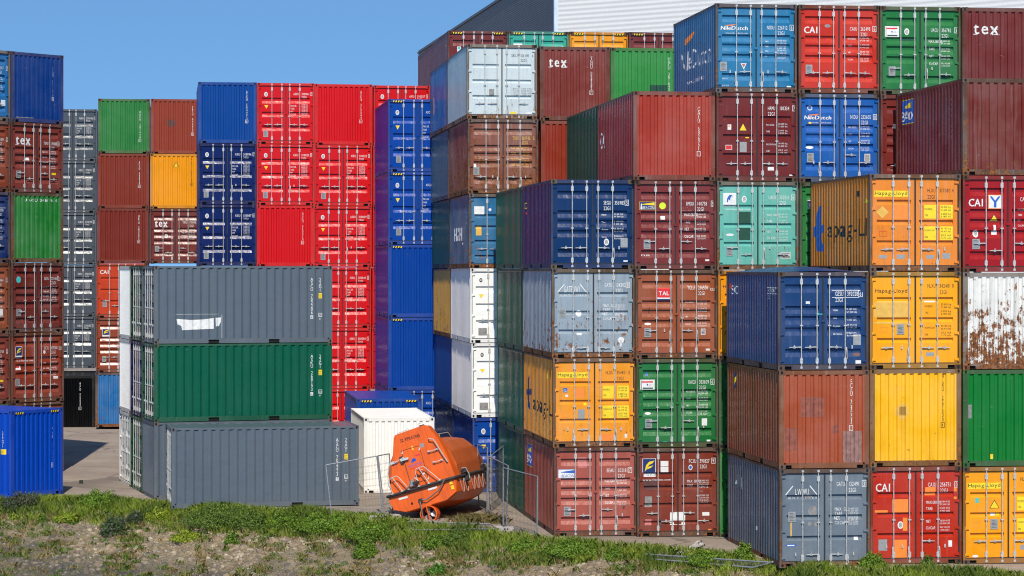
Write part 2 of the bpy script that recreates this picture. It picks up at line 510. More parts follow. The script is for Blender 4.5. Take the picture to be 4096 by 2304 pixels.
def marks(mb, fc, items, prof, ax, clip=None):
    """draw the writing and stickers on a face, following its corrugation"""
    H, Wd = fc.H, fc.w
    cuts_all = [c for c, _ in prof]
    dep = lambda t: profile_at(prof, t)
    for it in items:
        k = it[0]
        if k == 'T':      # text, u, v(bottom of caps), cap height m, colour, {width, slant, cond}
            _, s, u, v, h, key = it[:6]; kw = it[6] if len(it) > 6 else {}
            al = kw.get('al', 'l')
            ps, tw = text_polys(s, h, kw.get('w'), kw.get('c', 0.68), kw.get('g', 0.11), kw.get('sl', 0))
            x0 = u * Wd - (tw if al == 'r' else tw / 2 if al == 'c' else 0); z0 = (1 - v) * H
            ps = [[(a + x0, b + z0) for a, b in p] for p in ps]
            off = kw.get('o', 0.004)
            lo, hi = (x0, x0 + tw) if ax == 0 else (z0 - h * .3, z0 + h)
        elif k == 'V':    # stacked vertical text
            _, s, u, v0, v1, h, key = it[:7]; kw = it[7] if len(it) > 7 else {}
            ps = []; n = len(s); st = (v1 - v0) * H / max(n, 1)
            for i, ch in enumerate(s):
                if ch == ' ': continue
                pp, tw = text_polys(ch, h, None, kw.get('c', 0.75))
                xx = u * Wd - tw / 2; zz = (1 - v0) * H - (i + 1) * st
                ps += [[(a + xx, b + zz) for a, b in p] for p in pp]
            if kw.get('box'):
                zz = (1 - v0) * H - n * st; b_ = h * .28
                for (a0, a1, c0, c1) in ((-.5, .5, -b_ - .008, -b_), (-.5, .5, h + b_, h + b_ + .008)):
                    pass
            off = 0.004
            lo, hi = (u * Wd - h, u * Wd + h) if ax == 0 else ((1 - v1) * H, (1 - v0) * H)
        elif k == 'P':    # polygon in fractions
            _, pts, key = it[:3]; off = it[3] if len(it) > 3 else 0.002
            ps = [[(a * Wd, (1 - b) * H) for a, b in pts]]
            q = ps[0]
            if sum((q[i - 1][0] * q[i][1] - q[i][0] * q[i - 1][1]) for i in range(len(q))) < 0: ps = [q[::-1]]
            lo, hi = min(q_[ax] for q_ in q), max(q_[ax] for q_ in q)
        elif k == 'R':    # rectangle u0 v0 u1 v1
            _, u0, v0, u1, v1, key = it[:6]; off = it[6] if len(it) > 6 else 0.002
            ps = [[(u0 * Wd, (1 - v1) * H), (u1 * Wd, (1 - v1) * H), (u1 * Wd, (1 - v0) * H), (u0 * Wd, (1 - v0) * H)]]
            lo, hi = (u0 * Wd, u1 * Wd) if ax == 0 else ((1 - v1) * H, (1 - v0) * H)
        elif k == 'B':    # outline box
            _, u0, v0, u1, v1, t, key = it[:7]
            X0, X1, Z0, Z1 = u0 * Wd, u1 * Wd, (1 - v1) * H, (1 - v0) * H
            ps = [[(a, c), (b, c), (b, d), (a, d)] for a, b, c, d in ((X0, X1, Z0, Z0 + t), (X0, X1, Z1 - t, Z1), (X0, X0 + t, Z0 + t, Z1 - t), (X1 - t, X1, Z0 + t, Z1 - t))]
            off = 0.003
            lo, hi = (X0, X1) if ax == 0 else (Z0, Z1)
        elif k == 'O':    # ellipse u v ru(m) rv(m)
            _, u, v, ru, rv, key = it[:6]; off = it[6] if len(it) > 6 else 0.002
            cx, cz = u * Wd, (1 - v) * H
            ps = [[(cx + ru * math.cos(2 * math.pi * i / 16), cz + rv * math.sin(2 * math.pi * i / 16)) for i in range(16)]]
            lo, hi = (cx - ru, cx + ru) if ax == 0 else (cz - rv, cz + rv)
        put(mb, fc, ps, key, dep, ax, [c for c in cuts_all if lo - .01 < c < hi + .01], off)

def door_mesh(side, st, L, H, items=()):
    """one leaf of the door end (-y face), with its gasket, hinges and painted marks"""
    mb = MB(); fc = Face('-y', L, H)
    u0, u1 = (0.085, W / 2 - 0.012) if side < 0 else (W / 2 + 0.012, W - 0.085)
    pr = door_prof(st, H)
    zb, zt = pr[0][0], pr[-1][0]
    a, b = u0 + 0.10 + (0.02 if side < 0 else 0), u1 - 0.10 - (0.02 if side > 0 else 0)
    for x0, x1 in ((u0, a), (b, u1)):
        mb.poly([fc.p(x0, zb, -DB), fc.p(x1, zb, -DB), fc.p(x1, zt, -DB), fc.p(x0, zt, -DB)], 'paint')
    for (z0, d0), (z1, d1) in zip(pr, pr[1:]):
        mb.poly([fc.p(a, z0, d0), fc.p(b, z0, d0), fc.p(b, z1, d1), fc.p(a, z1, d1)], 'paint')
    i = 1
    while i + 3 < len(pr):
        q = pr[i:i + 4]
        mb.poly([fc.p(a, z, d) for z, d in q], 'paint'); mb.poly([fc.p(b, z, d) for z, d in reversed(q)], 'paint')
        i += 4
    # edge thickness + gasket
    fc.box(mb, u0 - 0.022, u1 + 0.014 if side < 0 else u1 + 0.022, zt, zt + 0.022, -0.12, -DB + 0.010, 'rubber')
    fc.box(mb, u0 - 0.022, u1 + 0.014 if side < 0 else u1 + 0.022, zb - 0.022, zb, -0.12, -DB + 0.010, 'rubber')
    if side < 0:
        fc.box(mb, u0 - 0.022, u0, zb, zt, -0.12, -DB + 0.012, 'rubber'); fc.box(mb, u1 - .004, u1 + 0.034, zb - .02, zt + .02, -0.12, -DB + 0.02, 'rubber')
    else:
        fc.box(mb, u1, u1 + 0.022, zb, zt, -0.12, -DB + 0.012, 'rubber')
    for v in (.085, .36, .635, .905):
        z = (1 - v) * H
        if side < 0: fc.box(mb, 0.045, u0 + 0.085, z - .022, z + .022, -DB, -0.018, 'paint'); fc.box(mb, 0.05, 0.085, z - .045, z + .045, -DB, -0.022, 'paint')
        else: fc.box(mb, u1 - 0.085, W - 0.045, z - .022, z + .022, -DB, -0.018, 'paint'); fc.box(mb, W - .085, W - 0.05, z - .045, z + .045, -DB, -0.022, 'paint')
    if side > 0 and st != 'B':
        fc.box(mb, W / 2 - .05, W / 2 + .05, .50 * H - .03, .50 * H + .03, -DB, -0.02, 'paint')
    marks(mb, fc, items, pr, 1)
    return mb

RODS = {'n': (.260, .432, .568, .742), 'c': (.258, .430, .570, .745)}
def rod_mesh(k, L, H, hv, opened):
    mb = MB(); fc = Face('-y', L, H)
    u = (.258, .431, .568, .742)[k] * W; n = -0.020; d = -1 if k < 2 else 1
    def T(pts, r, nn=6): mb.tube([fc.p(*q) for q in pts], r, 'zinc', nn)
    T([(u, 0.075, n), (u, H - 0.055, n)], 0.0145, 8)
    for z in (0.075, H - 0.06):
        fc.box(mb, u - .030, u + .030, z - .028, z + .030, n - .03, n + .017, 'zinc')
    for z in (0.25, H - 0.26):
        fc.box(mb, u - .038, u + .038, z - .062, z + .062, -DB + .003, n + .008, 'zinc')
        fc.box(mb, u - .022, u + .022, z - .085, z + .085, n, n + .019, 'zinc')
    z = (1 - .545) * H
    fc.box(mb, u - .042, u + .042, z - .016, z + .016, -DB + .003, n + .018, 'zinc')
    z = (1 - hv) * H
    if not opened:
        T([(u, z, n + .004), (u + d * .08, z, n + .006), (u + d * .33, z - .006, n + .002)], [0.018, .017, .011], 6)
        fc.box(mb, u + d * .19 - .028, u + d * .19 + .028, z - .03, z + .022, -DB + .003, n + .012, 'zinc')
        T([(u + d * .19, z, n + .01), (u + d * .19, z + .055, n + .012)], .016, 6)
    else:
        T([(u + d * .03, z, n + .01), (u + d * .035, z - .10, n + .03), (u + d * .05, z - .31, n + .01)], [0.018, .017, .011], 6)
        fc.box(mb, u + d * .19 - .018, u + d * .19 + .018, z - .04, z + .05, -DB + .003, n - .005, 'zinc')
    return mb

def corr_wall(face, L, H, z0, z1, prof, items=()):
    mb = MB(); fc = Face(face, L, H)
    for (a, da), (b, db) in zip(prof, prof[1:]):
        mb.poly([fc.p(a, z0, da), fc.p(b, z0, db), fc.p(b, z1, db), fc.p(a, z1, da)], 'paint')
        if da == db and da < -0.03 or True:
            mb.poly([fc.p(a, z1, da), fc.p(b, z1, db), fc.p(b, z1 + .035, -0.008), fc.p(a, z1 + .035, -0.008)], 'paint')
    u0, u1 = prof[0][0], prof[-1][0]
    marks(mb, fc, items, prof, 0)
    return mb

def frame_mesh(L, H):
    mb = MB(); h, l = W / 2, L / 2
    for sx_ in (-1, 1):
        # door posts (narrow) and end posts (broad)
        xa, xb = sorted((sx_ * (h - .004), sx_ * (h - .062)))
        mb.box((xa, -l + .004, .118), (xb, -l + .115, H - .118), 'frame')
        xa, xb = sorted((sx_ * (h - .004), sx_ * (h - .132)))
        mb.box((xa, l - .10, .118), (xb, l - .004, H - .118), 'frame')
        # side rails
        xa, xb = sorted((sx_ * (h - .006), sx_ * (h - .066)))
        mb.box((xa, -l + .162, H - .075), (xb, l - .162, H - .012), 'frame')
        xa, xb = sorted((sx_ * (h - .010), sx_ * (h - .060)))
        if L < 7:
            for y0, y1 in ((-l + .162, -1.205), (-.845, .845), (1.205, l - .162)):
                mb.box((xa, y0, .012), (xb, y1, .165), 'frame')
            for yc in (-1.025, 1.025):
                mb.box((xa, yc - .18, .130), (xb, yc + .18, .165), 'frame')
                xc, xd = sorted((sx_ * (h - .055), sx_ * (h - .10)))
                mb.box((xc, yc - .18, .02), (xd, yc + .18, .13), 'hole_shade')
        else:
            mb.box((xa, -l + .162, .012), (xb, l - .162, .165), 'frame')
    # door header, sill with its two notches
    mb.box((-h + .178, -l + .006, H - .112), (h - .178, -l + .09, H - .006), 'frame')
    mb.box((-h + .36, -l + .008, .018), (h - .36, -l + .09, .146), 'frame')
    for sx_ in (-1, 1):
        xa, xb = sorted((sx_ * (h - .178), sx_ * (h - .36)))
        mb.box((xa, -l + .008, .104), (xb, -l + .09, .146), 'frame')
        mb.box((xa, -l + .07, .02), (xb, -l + .12, .104), 'hole_shade')
        xa, xb = sorted((sx_ * (h - .06), sx_ * (h - .178)))
        mb.box((xa, -l + .014, .118), (xb, -l + .09, .146), 'frame'); mb.box((xa, -l + .012, H - .135), (xb, -l + .09, H - .118), 'frame')
    # blind end header and sill
    mb.box((-h + .178, l - .09, H - .112), (h - .178, l - .005, H - .006), 'frame')
    mb.box((-h + .34, l - .09, .018), (h - .34, l - .006, .160), 'frame')
    for sx_ in (-1, 1):
        xa, xb = sorted((sx_ * (h - .178), sx_ * (h - .34)))
        mb.box((xa, l - .09, .10), (xb, l - .006, .160), 'frame')
        mb.box((xa, l - .12, .02), (xb, l - .07, .10), 'hole_shade')
    # floor
    mb.box((-h + .07, -l + .1, .13), (h - .07, l - .1, .155), 'hole_shade')
    return mb

def casting_mesh(ix, iy, iz, L, H):
    mb = MB(); h, l = W / 2, L / 2
    cx, cy = (.162, .178)
    x0, x1 = (-h, -h + .178) if ix < 0 else (h - .178, h)
    y0, y1 = (-l, -l + .162) if iy < 0 else (l - .162, l)
    z0, z1 = (0, .118) if iz < 0 else (H - .118, H)
    g_ = 0.004
    # box with bevelled outer look
    mb.box((x0 + (0 if ix < 0 else 0), y0, z0), (x1, y1, z1), 'frame')
    def ell(c, ax, a, b, s):
        n = 10; pts = []
        for i in range(n):
            t = 2 * math.pi * i / n; p = list(c)
            o2 = [k for k in (0, 1, 2) if k != ax]
            p[o2[0]] += a * math.cos(t); p[o2[1]] += b * math.sin(t); pts.append(tuple(p))
        if s < 0: pts = pts[::-1]
        mb.poly(pts, 'hole_shade')  # dark disc on the casting face paints the shaded hole, nothing is cut
    zc = (z0 + z1) / 2
    yo = y0 - .0025 if iy < 0 else y1 + .0025
    ell(((x0 + x1) / 2 + ix * .012, yo, zc), 1, .034, .046, iy)
    xo = x0 - .0025 if ix < 0 else x1 + .0025
    ell((xo, (y0 + y1) / 2 + iy * .012, zc), 0, .034, .046, ix)
    return mb

def roof_mesh(L, H, bulge=0.0):
    mb = MB(); h, l = W / 2, L / 2
    pr = corr_prof(L, 0.12, 0.42, 0.5, 0.16, H - .012, H - .030)
    xs = [-h + .03, -h + .10] + [(-h + .10) + (W - .2) * i / 6 for i in range(1, 6)] + [h - .10, h - .03]
    for (a, da), (b, db) in zip(pr, pr[1:]):
        for x0, x1 in zip(xs, xs[1:]):
            def zz(x, d, y):
                e = 0 if abs(x) > h - .09 else 1
                base = (H - .016) if not e else d
                bl = bulge * max(0, 1 - (x / h) ** 2) * max(0, math.sin(math.pi * (y / L)) ** .6)
                return base + bl
            mb.poly([(x0, a - l, zz(x0, da, a)), (x1, a - l, zz(x1, da, a)), (x1, b - l, zz(x1, db, b)), (x0, b - l, zz(x0, db, b))], 'paint')
    mb.poly([(-h + .03, -l + .01, H - .016), (h - .03, -l + .01, H - .016), (h - .03, -l + .12, H - .014), (-h + .03, -l + .12, H - .014)], 'paint')
    mb.poly([(-h + .03, l - .12, H - .014), (h - .03, l - .12, H - .014), (h - .03, l - .01, H - .016), (-h + .03, l - .01, H - .016)], 'paint')
    return mb

_C = {}
def cached(key, fn):
    if key not in _C:
        r = fn(); _C[key] = r.data(key[0]) if isinstance(r, MB) else r
    return _C[key]

RUSTY = (0.060, 0.026, 0.012)
def container(label, loc, rz, color, L=6.058, H=2.591, rust=0.1, st='A', hv=(.765,) * 4, opened=(), door=(), end=(), left=(), right=(),
              plate=None, group=None, sx=1.0, cast=None, frame=None, bulge=0.0, name='shipping_container', stripes=False, rodkey=None, side_color=None):
    root = empty(name, loc, rz, sx)
    tag(root, label, 'shipping container', group)
    if rust >= .10: rust = min(.8, rust * 1.3 + .02)
    c = (*color, rust)
    kf = min(.75, rust * 2.0); fcolor = tuple(a * (1 - kf) + b * kf for a, b in zip(frame or color, RUSTY))
    fc_ = (*fcolor, min(.6, rust * 1.15))
    kc = min(.85, rust * 5); cc = tuple(a * (1 - kc) + b * kc for a, b in zip(cast or color, RUSTY))
    key = (L, H)
    ob('frame', cached(('frame', key), lambda: frame_mesh(L, H)), root, fc_)
    for ix in (-1, 1):
        for iy in (-1, 1):
            for iz in (-1, 1):
                ob('corner_casting', cached(('corner_casting', key, ix, iy, iz), lambda: casting_mesh(ix, iy, iz, L, H)), root, (*cc, min(1, rust + .05)))
    hz = []
    if stripes:
        for (ua, ub) in ((.085, .235), (.765, .915)):
            for i in range(7):
                w_ = (ub - ua) / 7; a = ua + i * w_
                hz.append(('P', [(a, .052), (a + w_, .052), (a + w_ * .45, .075), (a - w_ * .55 if i else a, .075)], 'yellow' if i % 2 == 0 else 'black', 0.003))
    # doors
    for k, sd in ((0, -1), (1, 1)):
        it = [q for q in door if (_uc(q) < .5) == (sd < 0)]
        if it: dm = door_mesh(sd, st, L, H, it).data('door')
        else: dm = cached(('door', key, sd, st), lambda: door_mesh(sd, st, L, H))
        d = ob('door', dm, root, c)
        for r in ((0, 1) if sd < 0 else (2, 3)):
            op = r in opened
            ob('lock_rod', cached(('lock_rod', key, r, hv[r], op), lambda: rod_mesh(r, L, H, hv[r], op)), d)
        if plate and sd < 0:
            def pm():
                mb = MB(); fc = Face('-y', L, H); u, v = plate
                fc.box(mb, u * W, u * W + .20, (1 - v) * H - .27, (1 - v) * H, -DB, -DB + .012, 'plate')
                for i in range(6): fc.box(mb, u * W + .03, u * W + .03 + .10 + .04 * (i % 2), (1 - v) * H - .05 - i * .035, (1 - v) * H - .04 - i * .035, -DB + .012, -DB + .0135, 'black')
                return mb
            ob('data_plate', cached(('data_plate', key, plate), pm), d)
    z0, z1 = .16, H - .145
    if end: em = corr_wall('+y', L, H, z0, z1, END_PROF, end).data('end_wall')
    else: em = cached(('end_wall', key), lambda: corr_wall('+y', L, H, z0, z1, END_PROF))
    ob('end_wall', em, root, c)
    sc = (*(side_color or color), rust)  # side_color carries the long side's shade and sky tint within its paint colour
    for fcn, it in (('-x', left), ('+x', right)):
        if it: sm = corr_wall(fcn, L, H, .163, H - .105, side_prof(L), it).data('side_wall')
        else: sm = cached(('side_wall', key, fcn), lambda: corr_wall(fcn, L, H, .163, H - .105, side_prof(L)))
        ob('side_wall', sm, root, sc)
    ob('roof', cached(('roof', key, bulge), lambda: roof_mesh(L, H, bulge)), root, c)
    if stripes:
        def hm(face, nm):
            mb = MB(); fc = Face(face, L, H)
            for q in hz:
                ps = [[(a * W, (1 - b) * H) for a, b in q[1]][::-1]]
                for p in ps: mb.poly([fc.p(a, b + .09, .001) for a, b in p], q[2])
            return mb
        ob('warning_stripes', cached(('warning_stripes', key), lambda: _join(hm('-y', 0), hm('+y', 0))), root)
    return root

def _join(a, b):
    off = len(a.v); a.v += b.v
    for f, m_ in zip(b.f, b.m):
        a.f.append(tuple(i + off for i in f)); a.m.append(a.mi(b.mats[m_]))
    return a

def _uc(q):
    k = q[0]
    if k == 'T':
        return q[2] - (0.02 if len(q) > 6 and q[6].get('al') == 'r' else -0.001)
    if k in 'V': return q[2]
    if k == 'P': return sum(p[0] for p in q[1]) / len(q[1])
    if k in 'RB': return (q[1] + q[3]) / 2
    return q[1]
# ---------------------------------------------------------------- container yard
GR = 'shipping containers stacked in the yard'
def bxd(u, v, h, w, key):      # boxed check digit frame
    a = .014
    return ('B', u - a, v - (h / 2.59) - .010, u + w + a, v + .010, .012, key)
def ident(pre, num, chk, v=.28, key='white', h=.115, u2=.768, upre=.724, wn=.29, under='n', dv=.062, typ='22G1', box=True, cu=.905):
    it = [('T', pre, upre, v, h, key, {'al': 'r', 'w': .215}), ('T', num, u2, v, h, key, {'w': wn})]
    if chk:
        it.append(('T', chk, cu, v, h, key, {'w': .045}))
        if box: it.append(bxd(cu, v, h, .02, key))
    it.append(('T', typ, u2 if under == 'n' else upre - .088, v + dv, h, key, {'w': .21}))
    return it
def data(v=.40, dv=.078, labels=('MAX.GROSS', 'TARE', 'NET', 'CU.CAP.'), vals=('30.480 KGS', '67.200 LBS', '2.230 KGS', '4.920 LBS', '28.250 KGS', '62.280 LBS', '33.2 CU.M.', '1.172 CU.FT.'),
         key='white', lh=.075, vh=.046, ul=.615, uv=.765, c=.62, gap=.029):
    it = []
    for i, l in enumerate(labels):
        it.append(('T', l, ul, v + i * dv, lh, key, {'c': c}))
        for j in (0, 1):
            if 2 * i + j < len(vals): it.append(('T', vals[2 * i + j], uv, v + i * dv - .012 + j * gap, vh, key, {'w': .27}))
    return it
VALS = ('30.480 KGS', '67.200 LBS', '2.220 KGS', '4.900 LBS', '28.260 KGS', '62.300 LBS', '33.2 CU.M.', '1.170 CU.FT.')
def round0(u, v, key='white', ru=.075, rv=.10, inner='grime'):
    return [('O', u, v, ru, rv, key), ('O', u, v, ru * .58, rv * .62, inner, .004), ('T', '0', u, v + .018, .09, key, {'al': 'c', 'w': .05, 'o': .006})]
def rtri(u, v, s=.10, key='yellow'):
    return [('P', [(u - s / W, v - .022), (u + s / W, v - .022), (u, v + .035)], key)]
def asku(num, chk, pre='ASKU', tri=True, v=.195, logo=True):
    it = ident(pre, num, chk, v, h=.10, u2=.775, upre=.72, wn=.33, dv=.053, cu=.945)
    for i, l in enumerate(('MAX.GR.', 'TARE', 'NET', 'CU.CAP.')):
        it.append(('T', l, .585, .385 + i * .047, .075, 'white', {'c': .6}))
    for i in range(8):
        it.append(('T', ('29.480 KG', '64.990 LB', '2.220 KG', '4.895 LB', '27.260 KG', '60.095 LB', '33.2 CU.M', '1.172 CU.FT')[i], .775, .360 + i * .0235, .048, 'white', {'w': .25}))
    if logo: it += round0(.155, .185)
    if tri: it += rtri(.16, .385, .085)
    return it
def vert(s, chk, u=.83, v0=.13, v1=.62, h=.105, key='white'):
    it = [('V', s, u, v0, v1, h, key)]
    if chk:
        it += [('T', chk, u - .017, v1 + .055, .085, key, {'w': .05}), ('B', u - .026, v1 + .010, u + .022, v1 + .066, .013, key)]
    return it
def hapag(v=.20, panel=True, num='354811', pre='HLXU', chk='3', dat=True, vi=.185, under='n'):
    it = []
    if panel: it.append(('R', .055, v - .045, .425, v + .018, 'yellow'))
    it.append(('T', 'Hapag-Lloyd', .062, v, .105, 'black', {'w': .86, 'o': .005}))
    it += ident(pre, num, chk, vi, 'black', .105, dv=.066, box=False, under=under)
    if dat:
        if panel:
            it += [('R', .60, .315, .73, .455, 'yellow'), ('R', .775, .315, .915, .455, 'yellow'), ('R', .60, .535, .73, .675, 'yellow'), ('R', .775, .535, .915, .675, 'yellow')]
        for i, (l, vv) in enumerate((('MAX.GROSS', .365), ('TARE', .43), ('MAX.PAYLOAD', .585), ('CUBE', .655))):
            it.append(('T', l, .605, vv, .048, 'black', {'c': .55, 'o': .005}))
        for i, (l, vv) in enumerate((('32.500 kg', .345), ('71.650 lbs', .375), ('2.350 kg', .415), ('5.180 lbs', .442), ('30.150 kg', .565), ('66.470 lbs', .595), ('33.2 m3', .635), ('1.172 cuft', .663))):
            it.append(('T', l, .785, vv, .046, 'black', {'w': .26, 'o': .005}))
    return it
def flag(u0, v0, u1, v1):
    return [('R', u0, v0, u1, v1, 'white'), ('R', u0 + .02, v0 + .018, u1 - .02, v0 + .034, 'red', .004), ('R', u0 + .03, v1 - .026, u1 - .02, v1 - .012, 'dgreen', .004),
            ('O', (u0 + u1) / 2, (v0 + v1) / 2, .022, .028, 'blue', .004), ('T', 'UASC', (u0 + u1) / 2 + .02, (v0 + v1) / 2 + .008, .03, 'navy', {'w': .07, 'o': .004}), ('R', u0 + .01, v0 + .01, u0 + .016, v1 - .005, 'black', .004)]
def beacon(u0, v0, u1, v1, bgk='navy', fgk='yellow', txt='white'):
    w_ = u1 - u0; h_ = v1 - v0
    return [('R', u0 - .003, v0 - .003, u1 + .003, v1 + .003, fgk), ('R', u0, v0, u1, v1, bgk, .004), ('P', [(u0 + w_ * .15, v0 + h_ * .28), (u1, v0 + h_ * .05), (u1, v0 + h_ * .45), (u0 + w_ * .15, v0 + h_ * .34)], fgk, .005),
            ('P', [(u0 + w_ * .06, v1 - .004), (u0 + w_ * .18, v1 - .004), (u0 + w_ * .15, v0 + h_ * .2), (u0 + w_ * .09, v0 + h_ * .2)], 'white', .006),
            ('T', 'BEACON', u0 + w_ * .19, v1 - h_ * .08, .09, txt, {'w': w_ * W * .77, 'sl': .15, 'o': .006})]
def florens(u0, v0, u1, v1, word=True):
    w_ = u1 - u0; h_ = v1 - v0
    it = [('R', u0 - .006, v0 - .004, u1 + .006, v1 + .04, 'white'), ('R', u0, v0, u1, v1, 'navy', .004),
          ('P', [(u0 + w_ * .15, v1 - h_ * .1), (u0 + w_ * .25, v0 + h_ * .45), (u0 + w_ * .5, v0 + h_ * .2), (u1 - w_ * .05, v0 + h_ * .12), (u1 - w_ * .25, v0 + h_ * .32), (u0 + w_ * .5, v0 + h_ * .42)], 'yellow', .006),
          ('P', [(u0 + w_ * .25, v1 - h_ * .25), (u0 + w_ * .45, v0 + h_ * .55), (u1 - w_ * .15, v0 + h_ * .45), (u1 - w_ * .35, v0 + h_ * .62)], 'yellow', .006),
          ('T', 'FLORENS', (u0 + u1) / 2, v1 + .034, .045, 'navy', {'al': 'c', 'w': w_ * W, 'o': .005})]
    if word: it.append(('T', 'www.florens.com', u0 - .005, v1 + .085, .06, 'white', {'w': .84}))
    return it
def tex(u=.17, v=.30, h=.17, w=.44): # word set wide with small serifs
    h = .37; w = w * 1.2
    return [('T', 'tex', u, v, h, 'white', {'w': w, 'g': .18}), ('T', 'tex', u + .008, v, h, 'white', {'w': w, 'g': .18, 'o': .005}), ('T', 'tex', u + .004, v - .004, h, 'white', {'w': w, 'g': .18, 'o': .0055}), ('R', u - .004, v, u + .045, v + .007, 'white'),
            ('R', u + w / W - .07, v, u + w / W + .008, v + .008, 'white'), ('R', u + w / W - .075, v - .062, u + w / W + .004, v - .055, 'white'), ('R', u + w / W + .016, v - .004, u + w / W + .022, v + .004, 'white')]
def cai(u=.07, v=.32, w=.42, h=.20):
    return [('T', 'CAI', u, v, h, 'white', {'w': w, 'g': .05, 'o': .004}), ('T', 'CAI', u + .004, v - .002, h, 'white', {'w': w, 'g': .05, 'o': .006})]
def nile(v=.30, u=.065):
    return [('T', 'NileDutch', u, v, .115, 'white', {'w': .80, 'sl': .12}), ('T', 'NileDutch', u + .004, v, .115, 'white', {'w': .80, 'sl': .12, 'o': .005}),
            ('P', [(u + .06, v - .052), (u + .20, v - .064), (u + .14, v - .045), (u + .06, v - .044)], 'orange', .004), ('T', 'www.nile   dutch.com', u + .06, v + .044, .045, 'white', {'w': .66})]
def gateway(v=.27, full=True):
    it = [('P', [(.06, v), (.15, v - .10), (.158, v - .095), (.074, v)], 'white'), ('P', [(.43, v), (.345, v - .10), (.335, v - .095), (.418, v)], 'white'), ('R', .06, v, .43, v + .006, 'white'),
          ('T', 'GATEWAY', .15, v - .006, .19, 'white', {'w': .47})]
    if not full: it = it[:2] + [('T', 'LWWU', .18, v - .006, .17, 'white', {'w': .36}), ('O', .33, v + .01, .10, .06, 'grime', .005), ('O', .37, v + .16, .12, .14, 'grime'), ('O', .34, v + .29, .06, .05, 'grime'), ('O', .41, v + .29, .05, .06, 'grime')]
    it.append(('T', 'C O N T A I N E R', .06, v + .032, .035, 'white', {'w': .90}))
    return it
def sticker(u, v, w_=.07, h_=.04, key='white'): return [('R', u, v, u + w_, v + h_, key)]
def plate_r(u, v, w_=.055, h_=.07): return [('R', u, v, u + w_, v + h_, 'white'), ('R', u + .006, v + .006, u + w_ - .006, v + h_ - .006, 'plate', .004)]
def side_h22(u0=.885, num='ASCU 702206', chk='8', typ='22G1'):
    it = [('V', num, u0, .155, .63, .115, 'white', {'c': .8}), ('R', u0 - .007, .645, u0 + .007, .69, 'white'), ('T', chk, u0 - .005, .685, .085, 'navy', {'w': .05, 'o': .006}),
          ('V', typ, u0 + .047, .155, .335, .115, 'white', {'c': .8}), ('R', u0 + .0395, .355, u0 + .0575, .425, 'yellow'), ('T', '2,6m', u0 + .042, .385, .045, 'black', {'w': .08, 'o': .005}), ('T', "8'6\"", u0 + .043, .418, .045, 'black', {'w': .07, 'o': .005}),
          ('B', u0 + .039, .615, u0 + .058, .665, .014, 'white'), ('T', 'iC', u0 + .042, .658, .07, 'white', {'w': .07, 'o': .005}), ('T', '87', u0 + .042, .70, .05, 'white', {'w': .06})]
    return it
def bao(face_near=True, u=.125):
    return [('R', u - .035, .09, u + .165, .36, 'yellow'), ('R', u - .030, .097, u + .160, .352, 'blue', .005), ('P', [(u + .03, .165), (u + .135, .115), (u + .135, .19), (u + .03, .185)], 'yellow', .008),
            ('T', 'BAO', u - .02, .33, .30, 'white', {'w': 1.0, 'o': .008}), ('T', 'BAO', u - .018, .328, .30, 'white', {'w': 1.0, 'o': .009})]

class Stack:
    """a column of containers, placed from the photo: left edge xl at scale s (photo px per metre), turned by th"""
    def __init__(s, xl, sc, th, wpx=None, lean=0.0, z0=None, dz=0.0):
        s.xl, s.sc, s.th, s.lean = xl, sc, R(th), lean
        Y = FPX / sc; s.P = Vector(((xl - CX) / sc, Y))
        s.r = Vector((math.cos(s.th), math.sin(s.th))); s.d = Vector((-math.sin(s.th), math.cos(s.th)))
        s.t = W
        if wpx:
            k = (xl + wpx - CX) / FPX           # (P.x + t r.x) = k (P.y + t r.y)
            s.t = (k * s.P.y - s.P.x) / (s.r.x - k * s.r.y)
        c = s.P + s.r * s.t / 2 + s.d * 3
        s.z0 = gz(c.x, c.y) + dz if z0 is None else z0
    def at(s, lev, row=0, L=6.058, pitch=2.591, dx=0.0, back=False, **kw):
        """lev 1 = bottom; back=True shows the blind end"""
        q = s.P + s.r * (s.lean / s.sc * (lev - 1) + dx / s.sc) + s.d * (row * 6.14) + s.r * (s.t / 2) + s.d * (L / 2)
        jit = random.uniform(-.012, .012)
        q = q + s.d * (jit + (0.015 if row == 0 else 0.0) * random.uniform(-1, 1))
        return dict(loc=(q.x, q.y, s.z0 + (lev - 1) * pitch), rz=s.th + (math.pi if back else 0) + random.uniform(-.0012, .0012), sx=s.t / W, L=L, group=GR, **kw)
HC = 2.896
def put_c(label, spot, col, **kw):
    a = dict(spot); a.update(kw)
    return container(label, a.pop('loc'), a.pop('rz'), rgb(col) if isinstance(col, str) else col, **a)

TH = 7.9
# --- the four-high block in the middle right, level 1 at the ground
C1 = Stack(2216, 138.0, TH, 333, -4.2); C2 = Stack(2549, 137.8, TH, 328, -3.6); C3 = Stack(2879, 137.5, TH, 325, -3.2)
C4 = Stack(3207, 137.2, TH, 324, -2.6); C5 = Stack(3530, 136.9, TH, 322, -1.8); C6 = Stack(3853, 136.6, TH, 322, -.8)
put_c('faded crimson container with white lighthouse logo, on the ground behind the mesh fence', C1.at(1), '#b4585a', rust=.22, st='A', hv=(.70, .765, .70, .765), opened=(3,), plate=(.12, .665), frame=rgb('#7e4038'),
      door=beacon(.055, .25, .245, .345, 'white', 'blue', 'blue') + ident('BEAU', '202181', '7', .285) + data(.40, .080, vals=VALS) + [('R', .29, .11, .395, .235, 'wred'), ('T', 'Hmp', .80, .935, .07, 'dpatch', {'w': .2}), ('O', .84, .67, .03, .09, 'dpatch')] + sticker(.52, .93, .02, .03),
      left=bao(u=.11))
